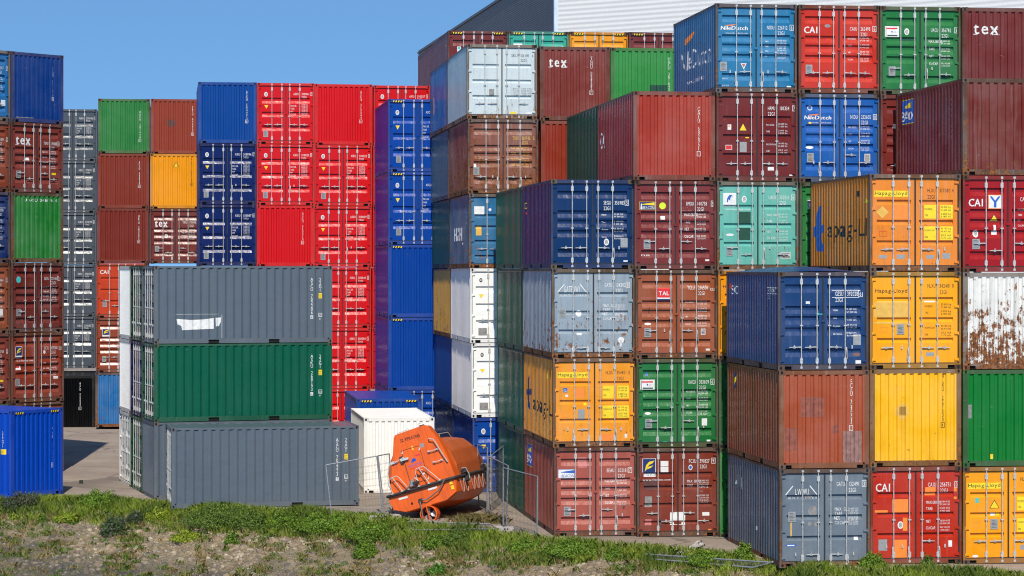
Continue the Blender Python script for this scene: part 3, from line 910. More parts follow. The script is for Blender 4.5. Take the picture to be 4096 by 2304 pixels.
put_c('orange container with black name on a yellow strip, on top of the crimson one', C1.at(2), '#f6960c', rust=.30, st='B', hv=(.80, .80, .80, .80), opened=(0, 3), frame=rgb('#b06a20'), side_color=rgb('#f6960c'),
      door=hapag(.205) + [('R', .125, .335, .175, .385, 'blue'), ('T', 'GL', .13, .378, .07, 'white', {'w': .1, 'o': .005}), ('R', .15, .41, .185, .435, 'white'), ('R', .26, .335, .375, .45, 'orange'), ('B', .115, .61, .195, .665, .01, 'orange'), ('R', .30, .575, .385, .70, 'plate'), ('R', .37, .505, .405, .535, 'yellow'), ('R', .58, .85, .73, .95, 'orange')] + sticker(.30, .955, .09, .03) + sticker(.865, .855, .03, .045),
      left=[('P', [(.16, .30), (.21, .27), (.20, .44), (.28, .42), (.28, .50), (.20, .50), (.22, .68), (.16, .66), (.16, .52), (.11, .51), (.11, .45), (.16, .44)], 'navy'), ('T', 'apag-L', .34, .66, .52, 'black', {'w': 3.7}), ('T', 'apag-L', .344, .66, .52, 'black', {'w': 3.7, 'o': .005}), ('P', [(.80, .17), (.83, .25), (.77, .25)], 'yellow')])
put_c('pale grey-blue container lettered with a triangular bridge logo and rust runs', C1.at(3), '#9babb8', rust=.42, st='B', hv=(.885, .885, .885, .885), opened=(0, 3), plate=(.09, .445), frame=rgb('#7b6a58'),
      door=gateway() + ident('GATU', '134202', '8', .205, 'white', .12) + data(.43, .048, ('MAX. GR.', 'TARE', 'NET', 'CU.CAP.'), lh=.095, gap=.022, vh=.05) + [('O', .325, .50, .085, .10, 'white')] + sticker(.30, .72, .06, .025) + [('O', .835, .80, .09, .09, 'white'), ('R', .825, .80, .84, .88, 'white')],
      left=[('T', '1', .17, .27, .26, 'white', {'w': .25}), ('R', .55, .62, .57, .67, 'white')])
put_c('navy container with white code and violet ledges, top of the left column in front', C1.at(4), '#16376f', rust=.07, st='A', hv=(.765,) * 4, opened=(3,), side_color=rgb('#252a62'), cast=rgb('#6a5a50'),
      door=ident('SEGU', '356983', '3', .28, under='p') + data(.405, .082, ('MGW', 'Tare', 'Payload', 'Seaco'), lh=.05, vals=('30 480 KGS', '67 200 LBS', '2 100 KGS', '4 630 LBS', '28 380 KGS', '62 570 LBS', 'Bridgetown', 'Barbados'), c=.8) + round0(.67, .70) + [('R', .84, .655, .925, .76, 'plate')] + sticker(.875, .905, .05, .016),
      left=[('T', 'CO', .10, .28, .20, 'yellow', {'w': .5}), ('R', .14, .32, .19, .35, 'red')])
put_c('red-brown container with yellow-and-navy wave sign, four papers taped low on the doors', C2.at(1), '#8c3a31', rust=.24, st='D', hv=(.735, .825, .735, .825), frame=rgb('#6e4436'),
      door=florens(.075, .125, .225, .285) + [('R', .29, .15, .385, .21, 'white'), ('R', .29, .215, .385, .275, 'white'), ('R', .075, .36, .245, .475, 'dpatch'), ('O', .29, .85, .10, .14, 'dpatch'), ('R', .10, .80, .18, .87, 'wred'), ('R', .10, .545, .185, .665, 'grime'),
            ('R', .405, .73, .455, .87, 'white'), ('R', .455, .725, .495, .87, 'white'), ('R', .51, .725, .59, .87, 'white'), ('T', 'r o', .27, .42, .05, 'black', {'w': .25})] + ident('FCIU', '391827', '9', .175, cu=.925)
      + [('O', .655, .225, .06, .08, 'white'), ('O', .655, .225, .04, .055, 'blue', .004)] + data(.395, .05, ('MAX. GROSS', 'TARE'), ('30.480 KG', '67.200 LB', '2.220 KG', '4.890 LB'), lh=.08, gap=.024) + data(.56, .055, ('', ''), ('28.260 KG', '62.310 LB', '33.2 CU.M.', '1.170 CU.FT.'), gap=.027) + sticker(.80, .73, .085, .04) + sticker(.87, .92, .04, .02, 'orange'))
put_c('mid green container with framed flag sticker on its left door, below the salmon one', C2.at(2), '#2b7d40', rust=.12, st='A', hv=(.70, .775, .70, .765), opened=(3,), plate=(.11, .675), frame=rgb('#4e6040'), cast=rgb('#5e4a38'),
      door=flag(.05, .235, .225, .35) + ident('UACU', '383609', '6', .285, cu=.92) + data(.385, .078, vals=VALS, lh=.055) + [('R', .115, .16, .145, .195, 'blue'), ('R', .33, .93, .375, .96, 'cyan'), ('O', .145, .615, .09, .035, 'white')] + [('R', .80, .675, .865, .755, 'white')] + sticker(.86, .915, .045, .02))
put_c('salmon-brown container with square red-and-white sign on the left door', C2.at(3), '#a95640', rust=.26, st='A', hv=(.685, .685, .685, .685), opened=(1, 3), plate=(.11, .655), frame=rgb('#7c4a30'),
      door=[('R', .265, .205, .42, .315, 'red'), ('R', .265, .315, .42, .33, 'white'), ('R', .265, .33, .42, .345, 'navy'), ('T', 'TAL', .285, .29, .125, 'white', {'w': .30, 'o': .005}), ('T', 'TAL', .288, .288, .125, 'white', {'w': .30, 'o': .006}), ('T', 'NO15167', .07, .33, .06, 'wred', {'w': .35}), ('R', .165, .42, .175, .52, 'black'), ('O', .155, .61, .10, .033, 'white')]
      + ident('TCLU', '216506', '0', .225, cu=.93) + data(.375, .083, lh=.05) + plate_r(.80, .665) + sticker(.86, .89, .05, .022))
put_c('maroon container with navy lighthouse sign and lime round sticker on the left door', C2.at(4), '#84333a', rust=.12, st='A', hv=(.685, .765, .685, .765), plate=(.115, .665), cast=rgb('#6a4a3c'),
      door=beacon(.065, .242, .245, .328) + [('O', .345, .285, .10, .10, 'lime'), ('R', .32, .40, .375, .44, 'white')] + ident('BMOU', '140758', '5', .28, cu=.95) + data(.40, .081, vals=('30.480 KGS', '67.200 LBS', '2.100 KGS', '4.630 LBS', '28.380 KGS', '62.570 LBS', '33.2 CU.M.', '1.173 CU.FT.'), lh=.085) + sticker(.865, .885, .05, .02)
      + [('T', 'no', .09, .845, .05, 'white', {'w': .25}), ('T', 'Ta TA', .575, .315, .05, 'wred', {'w': .2}), ('T', 'BHn(45)', .575, .345, .05, 'wred', {'w': .3})])
put_c('bright rose-red container showing its ribbed blind end, fifth in its column', C2.at(5, back=True, dx=-2), '#b4403a', rust=.20, end=vert('CAIU 682861', '1', .80, .17, .66, .12), side_color=rgb('#a8303c'), frame=rgb('#a8484c'),
      right=[('T', 'CA', .07, .545, .52, 'white', {'w': .85})])
put_c('bright green container seen as a narrow strip at ground level beside the red-brown one', C3.at(1), '#2e8a3e', rust=.10, st='A', frame=rgb('#3f9a4c'), door=[('R', .02, .78, .10, .80, 'blue')])
put_c('half shaded green container in the gap left of the leaning blue one', C3.at(2), '#2f7a40', rust=.14, st='A', frame=rgb('#4e7a50'), door=flag(.12, .2, .28, .3))
put_c('orange container partly hidden behind the blue one with a bulging roof', C3.at(3), '#f6960c', rust=.16, st='B', door=hapag(.20, False) + [('R', .15, .36, .19, .42, 'cyan')])
put_c('turquoise container with a white leaping-dolphin sign and two dark green patches', C3.at(4), '#6cc2b2', rust=.30, st='B', hv=(.745, .82, .745, .82), opened=(2,), plate=(.115, .735), frame=rgb('#8a9a80'),
      door=[('R', .075, .13, .235, .285, 'white'), ('P', [(.12, .24), (.125, .19), (.15, .155), (.175, .15), (.20, .17), (.18, .165), (.165, .185), (.16, .215), (.14, .20), (.135, .23)], 'blue', .005), ('T', 'DONG FANG', .085, .278, .035, 'grime', {'w': .34, 'o': .005})] + round0(.335, .20)
      + [('T', 'www.dong   fang.com.hk', .115, .325, .05, 'white', {'w': .72}), ('R', .265, .34, .415, .475, 'dgreen'), ('R', .265, .52, .41, .66, 'dgreen'), ('O', .16, .60, .12, .035, 'white')] + ident('UACU', '370211', '6', .20, cu=.93) + data(.39, .07, ('MAX. GROSS', 'TARE'), VALS, lh=.075) + data(.58, .07, ('NET', 'CU. CAP.'), VALS[4:], lh=.075)
      + [('R', .785, .795, .905, .87, 'white'), ('R', .79, .80, .90, .865, 'grime', .004), ('R', .795, .815, .895, .835, 'white', .006)])
put_c('chocolate brown container with yellow warning triangle between its left lock rods', C3.at(5), '#7b2d31', rust=.10, st='B', hv=(.80,) * 4, cast=rgb('#6e5044'),
      door=[('R', .14, .36, .185, .42, 'white'), ('O', .16, .378, .025, .03, 'orange', .004), ('P', [(.28, .43), (.38, .43), (.33, .34)], 'black'), ('P', [(.288, .426), (.372, .426), (.33, .35)], 'yellow', .004), ('R', .365, .50, .405, .512, 'yellow'), ('R', .29, .555, .375, .67, 'plate'), ('R', .115, .59, .195, .645, 'white'), ('R', .12, .595, .19, .64, 'red', .004)]
      + ident('HAMU', '101334', '7', .195, u2=.78, under='p', cu=.95) + data(.37, .075, ('MAX.GROSS', 'TARE'), ('32.500 kg', '71.650 lbs', '2.400 kg', '5.290 lbs'), lh=.05) + data(.59, .075, ('MAX.PAYLOAD', 'CUBE'), ('30.100 kg', '66.360 lbs', '33.2 m3', '1.172 cuft'), lh=.05) + sticker(.635, .835, .075, .04) + sticker(.90, .92, .04, .014))
put_c('weathered sky blue container with white lettering along its long side, top of its column', C3.at(6), '#2b78b8', rust=.24, st='A', hv=(.765, .765, .765, .765), opened=(0, 2), plate=(.06, .655), side_color=rgb('#3a70b0'), frame=rgb('#5f7080'),
      door=nile(.295) + ident('NIDU', '226712', '6', .285, cu=.93) + data(.43, .055, ('MAX.', 'TARE', 'MAX.', 'CU.'), VALS, lh=.05) + [('P', [(.31, .67), (.385, .67), (.35, .74)], 'white'), ('P', [(.325, .678), (.37, .678), (.349, .72)], 'wred', .004)] + sticker(.88, .92, .055, .024) + [('T', 'JOLGA', .085, .93, .045, 'white', {'w': .2}), ('T', 'COSCO', .07, .85, .04, 'white', {'w': .2})],
      left=[('T', 'NileDutch', .18, .63, .62, 'white', {'w': 4.2, 'sl': .1}), ('P', [(.26, .26), (.50, .20), (.48, .26), (.28, .33)], 'orange', .006), ('T', 'www.niledutch', .32, .80, .14, 'white', {'w': 2.6})])
put_c('green container in the dark slot behind the sunlit orange side wall', C4.at(4), '#2f8342', rust=.12, st='A', frame=rgb('#3c6a48'), door=flag(.10, .20, .27, .30))
put_c('vivid blue container with white shipping-line name, between maroon neighbours', C4.at(5), '#0f5cbe', rust=.14, st='A', hv=(.775, .775, .69, .775), opened=(0,), plate=(.10, .67), cast=rgb('#5a4034'), frame=rgb('#2f5a90'),
      door=nile(.29) + [('O', .14, .16, .075, .075, 'white'), ('O', .14, .16, .055, .055, 'blue', .004), ('O', .135, .33, .045, .03, 'yellow', .006)] + ident('NIDU', '232605', '0', .28, cu=.93) + data(.385, .08, vals=VALS, lh=.05) + plate_r(.81, .675, .07, .085) + [('O', .135, .605, .12, .04, 'white')] + sticker(.87, .915, .05, .022))
put_c('scarlet container with three bold white letters, in the uppermost row', C4.at(6), '#cf362b', rust=.14, st='A', hv=(.765,) * 4, plate=(.09, .675), cast=rgb('#6e4434'), frame=rgb('#8e4030'),
      door=cai() + ident('CAIU', '262498', '6', .285, cu=.93) + data(.385, .078, vals=VALS, lh=.05) + [('O', .36, .235, .09, .05, 'grime'), ('R', .49, .40, .51, .75, 'dpatch')])
put_c('maroon container mostly hidden, blue notice on its door edge', C5.at(5), '#803034', rust=.12, st='A', hv=(.8,) * 4, door=[('R', .20, .39, .42, .52, 'navy'), ('R', .16, .33, .42, .38, 'white'), ('T', 'CONTAINER', .21, .415, .045, 'yellow', {'w': .4, 'o': .005}), ('T', 'SERVICE', .23, .44, .035, 'yellow', {'w': .3, 'o': .005}), ('R', .02, .82, .035, .84, 'yellow')])
put_c('green container with flag sticker and round white badge, in the uppermost row', C5.at(6), '#2e8044', rust=.12, st='A', hv=(.70, .775, .70, .765), opened=(2,), plate=(.11, .68), frame=rgb('#4a6a44'), cast=rgb('#6a4c38'),
      door=flag(.065, .225, .24, .35) + round0(.335, .285) + ident('UACU', '356782', '3', .285, cu=.94) + data(.405, .085, vals=VALS, lh=.085) + [('R', .265, .36, .42, .385, 'dgreen')] + sticker(.86, .845, .045, .02, 'yellow') + [('O', .80, .79, .06, .05, 'dgreen')])
put_c('dusty plum container with white three-letter word on its ribbed end, at the far right top', C6.at(6, back=True), '#7c3338', rust=.16, end=tex(.14, .30, .19, .62) , cast=rgb('#6a4030'))

# --- second row seen along the left flank
for lv, lab in ((1, 'lowest'), (2, 'second'), (3, 'third'), (4, 'topmost')):
    put_c('dark bottle-green container side, %s of the four behind the front left column' % lab, C1.at(lv, row=1), '#155a4e', rust=.05, st='A')
put_c('near-black green container behind the rose-red one', C2.at(5, row=1), '#124a40', rust=.05)

# --- three and four high columns at the front right
R4 = Stack(3118, 152.4, 7.9, 362, -3.0, dz=-.03); R5 = Stack(3481, 150.9, 7.9, 366, -.8); R6 = Stack(3852, 150.2, 7.9, 364, -.4)
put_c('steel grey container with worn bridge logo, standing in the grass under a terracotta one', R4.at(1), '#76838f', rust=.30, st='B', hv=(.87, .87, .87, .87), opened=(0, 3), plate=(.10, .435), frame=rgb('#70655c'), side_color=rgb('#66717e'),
      door=gateway(.27, False) + ident('GATU', '132491', '3', .18, 'white', .12, cu=.93) + data(.43, .046, ('MAX. GR.', 'TARE', 'NET', 'CU.CAP.'), lh=.095, gap=.022, vh=.05) + [('R', .125, .52, .14, .70, 'tan'), ('O', .13, .775, .15, .035, 'blue'), ('R', .09, .77, .17, .782, 'white', .005)] + sticker(.83, .70, .045, .03),
      left=[('P', [(.15, .32), (.19, .22), (.20, .22), (.18, .32)], 'white'), ('P', [(.22, .32), (.22, .20), (.24, .20), (.24, .32)], 'white'), ('P', [(.26, .33), (.26, .22), (.29, .30), (.30, .35), (.28, .35)], 'white'), ('R', .55, .68, .58, .72, 'white')])
put_c('terracotta container with patched ribbed blind end, above the steel grey one', R4.at(2, back=True), '#b45440', rust=.20, end=vert('FCIU 252552', '2', .80, .10, .55, .13) + [('R', .24, .27, .50, .475, 'tpatch'), ('R', .04, .585, .20, .815, 'tpatch'), ('R', .71, .62, .92, .95, 'gpatch'), ('R', .59, .56, .655, .64, 'tpatch')], frame=rgb('#b06038'), side_color=rgb('#a04a3c'),
      right=[('R', .13, .10, .19, .27, 'navy'), ('P', [(.14, .20), (.18, .12), (.18, .16), (.15, .25)], 'yellow', .006), ('R', .04, .27, .06, .31, 'white')])
put_c('denim blue container with a bulging roof, top of the three-high column', R4.at(3), '#24427f', rust=.12, st='A', hv=(.765,) * 4, opened=(3,), bulge=.16, frame=rgb('#4a4a60'), cast=rgb('#5e483c'), side_color=rgb('#33508f'),
      door=ident('GESU', '392028', '6', .245, under='p', h=.12) + data(.40, .08, ('MGW', 'Tare', 'Payload', 'GE SeaCo'), lh=.05, vals=('30 480 KGS', '67 200 LBS', '2 175 KGS', '4 800 LBS', '28 305 KGS', '62 400 LBS', 'Bridgetown,', 'Barbados'), c=.8) + [('R', .60, .185, .90, .19, 'white'), ('R', .60, .258, .90, .263, 'white'), ('R', .835, .64, .92, .745, 'plate'), ('R', .43, .42, .465, .435, 'cyan'), ('R', .47, .42, .51, .435, 'cyan'), ('R', .31, .30, .355, .325, 'white'), ('O', .875, .84, .10, .05, 'dpatch'), ('R', .86, .90, .92, .945, 'white')],
      left=[('T', 'SO', .10, .245, .26, 'white', {'w': .85}), ('R', .05, .13, .10, .19, 'red'), ('R', .80, .16, .99, .168, 'white'), ('T', 'G 19016', .81, .21, .10, 'white', {'w': .8}), ('R', .80, .222, .99, .228, 'white'), ('T', '22', .81, .28, .10, 'white', {'w': .2})])
put_c('vermilion container with orange touch-up patches, on the ground at the front', R5.at(1), '#c8321e', rust=.16, st='B', hv=(.82, .82, .765, .82), opened=(0, 1, 3), frame=rgb('#a84438'), cast=rgb('#5e4434'),
      door=cai(.065, .255, .40, .22) + ident('CAIU', '256751', '0', .21, cu=.94) + data(.385, .065, ('MAX.GROSS', 'TARE'), VALS, lh=.08) + data(.58, .068, ('NET', 'CU.CAP.'), VALS[4:], lh=.08) + round0(.335, .60)
      + [('R', .245, .335, .42, .475, 'orange'), ('R', .055, .445, .195, .475, 'orange'), ('R', .36, .525, .41, .66, 'orange'), ('R', .27, .75, .405, .945, 'orange'), ('R', .605, .215, .72, .30, 'orange'), ('R', .92, .22, .95, .34, 'orange'), ('R', .095, .745, .19, .86, 'plate')] + sticker(.86, .765, .04, .065))
put_c('golden yellow container with scratched ribbed end and rusty posts', R5.at(2, back=True), '#ffb600', rust=.28, end=vert('HLXU 227500', '9', .80, .05, .54, .11, 'black') + [('R', .28, .385, .42, .475, 'tan'), ('R', .32, .355, .39, .515, 'tan')], frame=rgb('#d08a28'))
put_c('amber container with a broad tan repaired panel on the left door', R5.at(3), '#fda30c', rust=.12, st='B', hv=(.78,) * 4, opened=(1,), plate=(.30, .54), frame=rgb('#c88a30'), cast=rgb('#8a5c34'),
      door=hapag(.215, False, '342401', 'HLXU', '0', vi=.165) + [('R', .05, .305, .42, .47, 'tan'), ('R', .05, .515, .42, .535, 'tan'), ('B', .115, .57, .20, .62, .01, 'orange'), ('R', .60, .30, .72, .315, 'white'), ('R', .62, .83, .71, .87, 'plate')])
put_c('burnt orange container with black and blue lettering on its sunlit long side', R5.at(4), '#ee8424', rust=.28, st='B', hv=(.77,) * 4, opened=(3,), frame=rgb('#a8642c'), cast=rgb('#6e4a34'), side_color=rgb('#ee8424'),
      door=hapag(.215, True, '317080', 'HLXU', '4', vi=.185, under='p') + [('P', [(.075, .39), (.145, .33), (.215, .39), (.145, .455)], 'tan'), ('B', .11, .585, .195, .64, .01, 'red'), ('R', .105, .83, .19, .865, 'plate'), ('R', .30, .825, .39, .87, 'plate'), ('R', .62, .83, .705, .87, 'plate'), ('R', .80, .81, .885, .87, 'plate'), ('R', .26, .30, .42, .46, 'orange')],
      left=[('P', [(.14, .28), (.20, .28), (.17, .50), (.24, .48), (.24, .58), (.17, .57), (.24, .78), (.12, .78), (.08, .62), (.04, .60), (.04, .52), (.09, .49), (.13, .28)], 'blue'), ('T', 'apag-Ll', .30, .63, .50, 'black', {'w': 3.9}), ('T', 'apag-Ll', .304, .63, .50, 'black', {'w': 3.9, 'o': .005}), ('R', .79, .16, .83, .22, 'black'), ('P', [(.93, .22), (.96, .29), (.90, .29)], 'yellow')])
put_c('marigold orange container with black triangle warning sign, on the ground at the far right', R6.at(1), '#f89c0e', rust=.14, st='B', hv=(.765,) * 4, plate=(.305, .54), frame=rgb('#c07c28'), cast=rgb('#7a4c30'),
      door=hapag(.21, True, '168311', 'HLBU', '8', vi=.15) + [('R', .14, .32, .18, .37, 'cyan'), ('P', [(.295, .43), (.405, .43), (.35, .34)], 'black'), ('P', [(.305, .425), (.395, .425), (.35, .352)], 'yellow', .004), ('R', .31, .475, .36, .505, 'white'), ('R', .37, .475, .41, .505, 'yellow'), ('B', .115, .57, .20, .63, .01, 'orange'), ('O', .14, .92, .08, .035, 'white'), ('R', .63, .81, .72, .86, 'plate')])
put_c('deep green container with plain ribbed end, above the marigold one', R6.at(2, back=True), '#1f7a36', rust=.08, end=[('R', .06, .36, .10, .50, 'grime'), ('R', .30, .87, .33, .92, 'yellow')], frame=rgb('#3c6a3e'))
put_c('white container streaked with heavy brown rust, showing its ribbed end', R6.at(3, back=True), '#ece9e2', rust=.58, frame=rgb('#d8d2c8'))
put_c('cherry red container with a square blue-and-yellow letter sign', R6.at(4), '#ad222a', rust=.05, st='A', hv=(.70, .775, .70, .775), frame=rgb('#902830'), cast=rgb('#6e4034'), plate=(.11, .655),
      door=cai(.07, .32, .40, .21) + [('R', .285, .20, .435, .345, 'orange'), ('R', .292, .207, .428, .338, 'white', .004), ('P', [(.30, .215), (.325, .215), (.36, .26), (.395, .215), (.42, .215), (.375, .275), (.375, .33), (.347, .33), (.347, .275)], 'blue', .006), ('P', [(.30, .475), (.40, .475), (.35, .40)], 'black'), ('P', [(.308, .47), (.392, .47), (.35, .41)], 'yellow', .004), ('R', .345, .51, .37, .57, 'white'), ('R', .325, .57, .385, .61, 'white')]
      + round0(.15, .60) + ident('CAIU', '218877', '5', .265) + data(.36, .055, vals=VALS, lh=.05))
put_c('rusty maroon container with blue square sign on its long side, atop the front block', R6.at(5, back=True), '#7e3230', rust=.32, frame=rgb('#6e4030'), side_color=rgb('#842e2a'),
      right=bao(u=.115) + [('V', 'BAOU 123', .84, .15, .60, .08, 'white')], end=[('R', .62, .26, 1.0, .48, 'wred')][:0] )

# --- six high column of mixed colours left of the dark green flank
Wk = Stack(1890, 115.4, 7.9, 281, -4.6); Wt = Stack(2182, 114.6, 7.9, 282, -4.6); Wg = Stack(2465, 114.3, 7.9, 282, -4.6)
def wdoor(v=.16): return round0(.155, v, 'black', .055, .075, 'white') + rtri(.16, .37, .085)
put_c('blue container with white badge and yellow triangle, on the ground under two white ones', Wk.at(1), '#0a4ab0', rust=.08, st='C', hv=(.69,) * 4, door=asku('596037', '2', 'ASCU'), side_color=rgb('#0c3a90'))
put_c('lower of the two plain white containers with yellow triangle stickers', Wk.at(2), '#f4f3ee', rust=.06, st='C', hv=(.69,) * 4, door=wdoor() + [('R', .12, .80, .24, .90, 'grime')], side_color=rgb('#efeae8'))
put_c('upper of the two plain white containers, dark plate low on the door', Wk.at(3), '#f4f3ee', rust=.06, st='C', hv=(.69,) * 4, door=wdoor() + [('R', .12, .80, .24, .90, 'grime')], side_color=rgb('#efeae8'))
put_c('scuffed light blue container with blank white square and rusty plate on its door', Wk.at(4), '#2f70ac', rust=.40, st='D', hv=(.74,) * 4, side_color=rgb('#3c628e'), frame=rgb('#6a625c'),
      door=[('R', .075, .17, .22, .285, 'white'), ('O', .30, .215, .075, .08, 'blue'), ('O', .30, .215, .05, .05, 'white', .004), ('R', .10, .44, .18, .56, 'tan')],
      left=[('T', 'HANJI', .25, .62, .50, 'white', {'w': 3.2}), ('V', '3456', .86, .12, .4, .10, 'white')])
put_c('rust-brown container with copper doors and faint gold numbers', Wk.at(5), '#8e4632', rust=.50, st='A', hv=(.775,) * 4, opened=(1, 3), plate=(.08, .645), frame=rgb('#7a4030'), side_color=rgb('#7a3c28'),
      door=ident('TCKU', '269742', '5', .275, 'tan', .12, box=False, cu=.93) + data(.40, .075, ('MAX.GROSS', 'TARE', 'PAYLOAD', 'CUB CAP'), VALS, key='tan', lh=.085) + [('R', .07, .60, .12, .645, 'white'), ('T', 'TRITON', .07, .26, .06, 'wred', {'w': .3})])
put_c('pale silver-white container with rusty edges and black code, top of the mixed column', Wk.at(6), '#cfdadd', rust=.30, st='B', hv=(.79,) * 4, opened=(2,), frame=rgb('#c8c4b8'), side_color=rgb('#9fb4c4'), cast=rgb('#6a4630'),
      door=ident('SKU', '556 895', '6', .165, 'black', .10, box=False, cu=.93) + [('T', t, .655, .60 + i * .028, .045, 'black', {'w': .20}) for i, t in enumerate(('GROSS WT.', 'PAYLOAD', 'TARE WT.', 'CUBE'))] + [('T', t, .77, .60 + i * .028, .045, 'black', {'w': .40}) for i, t in enumerate(('67.200LB 30.480KG', '62.390LB 28.300KG', '4.810LB 2.180KG', '1.170FT 33.2M'))]
      + [('R', .32, .60, .39, .69, 'grime'), ('R', .62, .90, .70, .93, 'yellow'), ('R', .845, .905, .93, .925, 'white')])
for lv, lab, cl, rs in ((1, 'slate container with white numbers deep in the gap, at ground level', '#3c4462', .12), (2, 'royal blue container side between slate below and yellow above', '#0e4396', .04),
                        (3, 'yellow container side with dark scrapes behind the white column', '#e0a010', .38), (4, 'dark teal container side behind the scuffed light blue one', '#10444a', .05),
                        (5, 'slate grey container side behind the rust-brown one', '#465a70', .10), (6, 'battered deep blue container side behind the silver-white one', '#0a55ac', .30)):
    put_c(lab, Wk.at(lv, row=1), cl, rust=rs, side_color=rgb(cl), left=[('V', '25GI', .10, .2, .5, .12, 'white')] if lv == 1 else [('O', .2, .55, .10, .4, 'orange')] if lv == 6 else ())
put_c('plum container with white three-letter word on its ribbed end, next to the silver-white one', Wt.at(6, back=True), '#8c3d40', rust=.22, end=tex(.13, .275, .17, .50) + vert('TGHU 098382', '7', .735, .13, .58, .11) + [('R', .06, .89, .19, 1.0 - .065, 'orange')][:0] + [('R', .48, .33, .64, .60, 'dpatch')][:0])
put_c('brick red container with plain ribbed end, below the plum one', Wt.at(5, back=True), '#9e3b33', rust=.10)
put_c('light green container with a darker square patch on its ribbed end', Wg.at(6, back=True), '#409a4e', rust=.12, end=vert('UACU 381643', '8', .83, .12, .58, .11) + [('R', .56, .50, .81, .70, 'dgreen')])

# --- long high containers on the back row, only their heads in view
for i, (xl, wpx, cl, lab, dr) in enumerate((
        (1792, 241, '#7e333a', 'long maroon container with hazard stripes, leftmost in the rearmost row', [('R', .155, .22, .215, .30, 'white'), ('R', .165, .225, .205, .26, 'cyan', .004), ('R', .14, .34, .20, .39, 'white')]),
        (2035, 240, '#3ea8a2', 'turquoise container with hazard stripes showing over the silver-white one', [('R', .055, .17, .23, .33, 'white'), ('P', [(.10, .30), (.12, .23), (.17, .19), (.15, .24), (.13, .25)], 'grime', .005)] + round0(.34, .25) + ident('DFSU', '709879', '9', .255, h=.12)),
        (2278, 236, '#f39a12', 'orange container with hazard stripes peeping over the plum one', hapag(.30, True, '168586', 'HLBU', '6', False, vi=.235)),
        (2516, 236, '#7e343c', 'maroon container with hazard stripes peeping over the light green one', ()))):
    b_ = Stack(xl, 99.1, 7.9, wpx)
    put_c(lab, b_.at(6, L=12.192, pitch=HC), cl, H=HC, rust=.14, st='A', stripes=True, door=dr, cast=rgb('#6a4030'), side_color=rgb('#6e3438') if i == 0 else None, left=[('P', [(.955, .42), (.985, .42), (.97, .62), (.95, .62)], 'yellow'), ('V', 'TC 4', .93, .1, .3, .1, 'white')] if i == 0 else ())

# --- blue high containers
A = Stack(1553, 100.7, 8.2, 239)
put_c('blue high container doors low in the gap behind the white roof', A.at(1, pitch=HC), '#0948b2', H=HC, rust=.02, st='C', hv=(.67,) * 4, stripes=True, door=asku('598213', '4', 'ASCU'))
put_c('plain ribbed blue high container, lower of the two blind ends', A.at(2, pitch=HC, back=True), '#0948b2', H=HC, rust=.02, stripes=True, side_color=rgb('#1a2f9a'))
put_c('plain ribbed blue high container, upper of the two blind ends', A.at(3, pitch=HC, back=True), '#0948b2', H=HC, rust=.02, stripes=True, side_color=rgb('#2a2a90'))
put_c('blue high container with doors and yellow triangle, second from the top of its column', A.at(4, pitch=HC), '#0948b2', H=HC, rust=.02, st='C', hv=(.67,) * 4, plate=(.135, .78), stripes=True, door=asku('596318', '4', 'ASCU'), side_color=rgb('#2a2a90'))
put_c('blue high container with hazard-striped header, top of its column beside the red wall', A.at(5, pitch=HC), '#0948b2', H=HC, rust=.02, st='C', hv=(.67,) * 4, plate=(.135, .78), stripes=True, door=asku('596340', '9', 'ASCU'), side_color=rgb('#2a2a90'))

# --- red and navy wall
D0 = Stack(791, 94.8, 8, 235, .2); D1 = Stack(1024, 94.6, 8, 230, .9); D2 = Stack(1250, 94.3, 8, 232, 1.7); D3 = Stack(1486, 93.9, 8, 226, 1.8)
RED = '#dc2028'
put_c('clear blue container showing a ribbed blind end, top left corner of the red wall', D0.at(6, back=True), '#0a4aa6', rust=.03, end=vert('ASCU 504493', '6', .83, .13, .60))
put_c('navy container with yellow triangle and round badge, directly below the clear blue one', D0.at(5), '#12296c', rust=.03, st='C', hv=(.68,) * 4, opened=(2,), plate=(.10, .78), door=asku('513096', '7'))
put_c('navy container with yellow triangle and round badge, lower one just above the grey roof', D0.at(4), '#12296c', rust=.03, st='C', hv=(.68,) * 4, plate=(.10, .78), door=asku('513087', '0'))
put_c('red container with doors at the top, right of the clear blue one', D1.at(6), RED, rust=.02, st='C', hv=(.68,) * 4, plate=(.11, .78), door=asku('310041', '2'))
put_c('red container with one hanging handle, between red doors above and red ribbed end below', D1.at(5), RED, rust=.02, st='C', hv=(.68,) * 4, opened=(2,), plate=(.11, .78), door=asku('310025', '9'))
put_c('red container showing a ribbed blind end, low beside the navy doors', D1.at(4, back=True), RED, rust=.02, end=vert('ASKU 310014', '0', .80, .11, .57))
put_c('red container showing a ribbed blind end in the top row', D2.at(6, back=True), RED, rust=.02, end=vert('ASKU 310049', '6', .80, .10, .57))
put_c('red container with doors directly under the red ribbed end of the top row', D2.at(5), RED, rust=.02, st='C', hv=(.68,) * 4, plate=(.12, .78), door=asku('310022', '2'))
put_c('red container with doors, third down in the second red column', D2.at(4), RED, rust=.02, st='C', hv=(.68,) * 4, opened=(2,), plate=(.12, .78), door=asku('310029', '0'))
put_c('red container with doors cut off by the grey long container', D2.at(3), RED, rust=.02, st='C', hv=(.68,) * 4, door=asku('310044', '9', tri=False, logo=False))
put_c('red container with doors cut off by the dark green long container', D2.at(2), RED, rust=.02, st='C', hv=(.68,) * 4, door=asku('310001', '1', tri=False, logo=False))
put_c('red container on the ground, only a strip left of the blue roof', D2.at(1), RED, rust=.02, st='C', hv=(.68,) * 4)
put_c('red container half hidden behind the blue high container', D3.at(6), RED, rust=.02, st='C', hv=(.68,) * 4, door=asku('310027', '0'))
